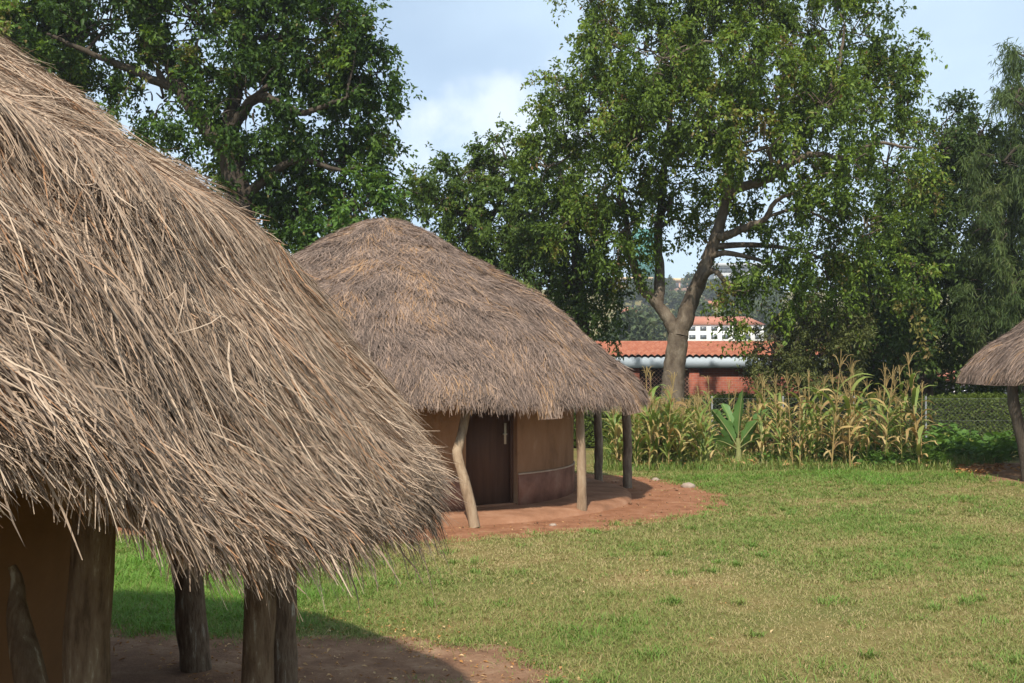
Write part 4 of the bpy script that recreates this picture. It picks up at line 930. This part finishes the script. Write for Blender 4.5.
# stones
def stone(px, py, s, lab):
    Y = EYE * F / (py - HOR); m = MB()
    a = np.linspace(0, 2 * math.pi, 11)[:-1]; prof = [(.9, -.1), (1.0, .25), (.75, .55), (.3, .7)]
    V = np.concatenate([np.stack([np.cos(a) * r_ * (1 + .15 * rng.standard_normal(10)), np.sin(a) * r_ * .8 * (1 + .15 * rng.standard_normal(10)), np.full(10, z) + .05 * rng.standard_normal(10)], 1) for r_, z in prof]) * s
    i = np.arange(10); j = (i + 1) % 10
    m.add(V, np.concatenate([np.stack([q * 10 + i, q * 10 + j, (q + 1) * 10 + j, (q + 1) * 10 + i], 1) for q in range(3)])); m.add(V[-10:], [tuple(range(10))])
    o = m.build('stone', M['stone'], smooth=True); o.location = (gx(px, Y), Y, 0); tag(o, lab, 'stone', 'stones lying on the ground')
for px, py, s, lab in ((687, 487, .13, 'larger pale stone on the bare earth by the maize edge'), (655, 480, .08, 'small pale stone beside the mud plinth of the middle hut'), (553, 525, .05, 'tiny pale stone on the red earth near the straight front post'), (178, 668, .07, 'small stone on the dark earth under the near roof')):
    stone(px, py, s, lab)

# ------------------------------------------------------------------ air
hz = MB(); box(hz, (-900, -60, -22), (900, 760, 90)); hm, hnt, hb = new_mat('haze_air'); hnt.nodes.remove(hb)
pv = nd(hnt, 'ShaderNodeVolumePrincipled'); pv.inputs['Density'].default_value = .00055; pv.inputs['Color'].default_value = (.92, .95, 1, 1); pv.inputs['Anisotropy'].default_value = .2
hnt.links.new(pv.outputs[0], hnt.nodes['Material Output'].inputs['Volume'])
tag(hz.build('haze', hm), kind='stuff')

# ------------------------------------------------------------------ light
SUN_EL, SUN_AZ = R(50), R(10)      # the sun stands behind the camera, a little to the left
d = Vector((math.sin(SUN_AZ) * math.cos(SUN_EL), math.cos(SUN_AZ) * math.cos(SUN_EL), -math.sin(SUN_EL)))
sl = bpy.data.lights.new('sun', 'SUN'); sl.energy = 3.6; sl.angle = R(.6); sl.color = (1, .945, .85)
so = bpy.data.objects.new('sun', sl); col.objects.link(so); so.rotation_euler = d.to_track_quat('-Z', 'Y').to_euler(); so.location = (-5, -10, 30)

w = bpy.data.worlds.new('World'); scene.world = w; w.use_nodes = True; nt = w.node_tree; L = nt.links.new
bg = nt.nodes['Background']
sky = nd(nt, 'ShaderNodeTexSky', sky_type='NISHITA'); sky.sun_disc = False; sky.sun_elevation = SUN_EL; sky.sun_rotation = R(180) + SUN_AZ; sky.air_density = 1.0; sky.dust_density = 1.5; sky.altitude = 1100
tc = nd(nt, 'ShaderNodeTexCoord')
mp = nd(nt, 'ShaderNodeMapping'); mp.inputs['Scale'].default_value = (2.2, 2.2, 5.0); mp.inputs['Location'].default_value = (3.1, .4, .2); L(tc.outputs['Generated'], mp.inputs[0])
n1 = nd(nt, 'ShaderNodeTexNoise', i_Scale=1.0, i_Detail=7.0, i_Roughness=.5); L(mp.outputs[0], n1.inputs['Vector'])
r1 = ramp_node(nt, [(.34, (.42, .42, .42)), (.66, (.8, .8, .8))]); L(n1.outputs['Fac'], r1.inputs[0])
mx = nd(nt, 'ShaderNodeMix', data_type='RGBA'); L(r1.outputs[0], mx.inputs[0]); L(sky.outputs[0], mx.inputs[6]); mx.inputs[7].default_value = (6.0, 7.5, 8.8, 1)
# a white cumulus standing low over the trees
cd = at(497, 128, 100.0) - np.array([0, 0, EYE]); cd = cd / np.linalg.norm(cd)
nv = nd(nt, 'ShaderNodeVectorMath', operation='DISTANCE'); nv.inputs[1].default_value = tuple(cd)
mp2 = nd(nt, 'ShaderNodeMapping'); mp2.inputs['Scale'].default_value = (1, 1, 1.5); mp2.inputs['Location'].default_value = (0, 0, -.5 * cd[2]); L(tc.outputs['Generated'], mp2.inputs[0]); L(mp2.outputs[0], nv.inputs[0])
n2 = nd(nt, 'ShaderNodeTexNoise', i_Scale=9.0, i_Detail=9.0, i_Roughness=.55); L(tc.outputs['Generated'], n2.inputs['Vector'])
ma = nd(nt, 'ShaderNodeMath', operation='MULTIPLY_ADD'); ma.inputs[1].default_value = -.30; L(n2.outputs['Fac'], ma.inputs[0]); L(nv.outputs['Value'], ma.inputs[2])
mr = nd(nt, 'ShaderNodeMapRange', interpolation_type='SMOOTHSTEP'); mr.inputs['From Min'].default_value = -.055; mr.inputs['From Max'].default_value = -.12; mr.inputs['To Max'].default_value = .42; L(ma.outputs[0], mr.inputs['Value'])
mx2 = nd(nt, 'ShaderNodeMix', data_type='RGBA'); L(mr.outputs[0], mx2.inputs[0]); L(mx.outputs[2], mx2.inputs[6]); mx2.inputs[7].default_value = (9.6, 9.9, 10.2, 1)
L(mx2.outputs[2], bg.inputs['Color']); bg.inputs['Strength'].default_value = .085

vs = scene.view_settings; vs.view_transform = 'Standard'; vs.look = 'None'; vs.exposure = 0.82; vs.gamma = 1; vs.use_curve_mapping = False
scene.cycles.max_bounces = 8; scene.cycles.transparent_max_bounces = 8

print('LEAFVERTS', NLEAF)
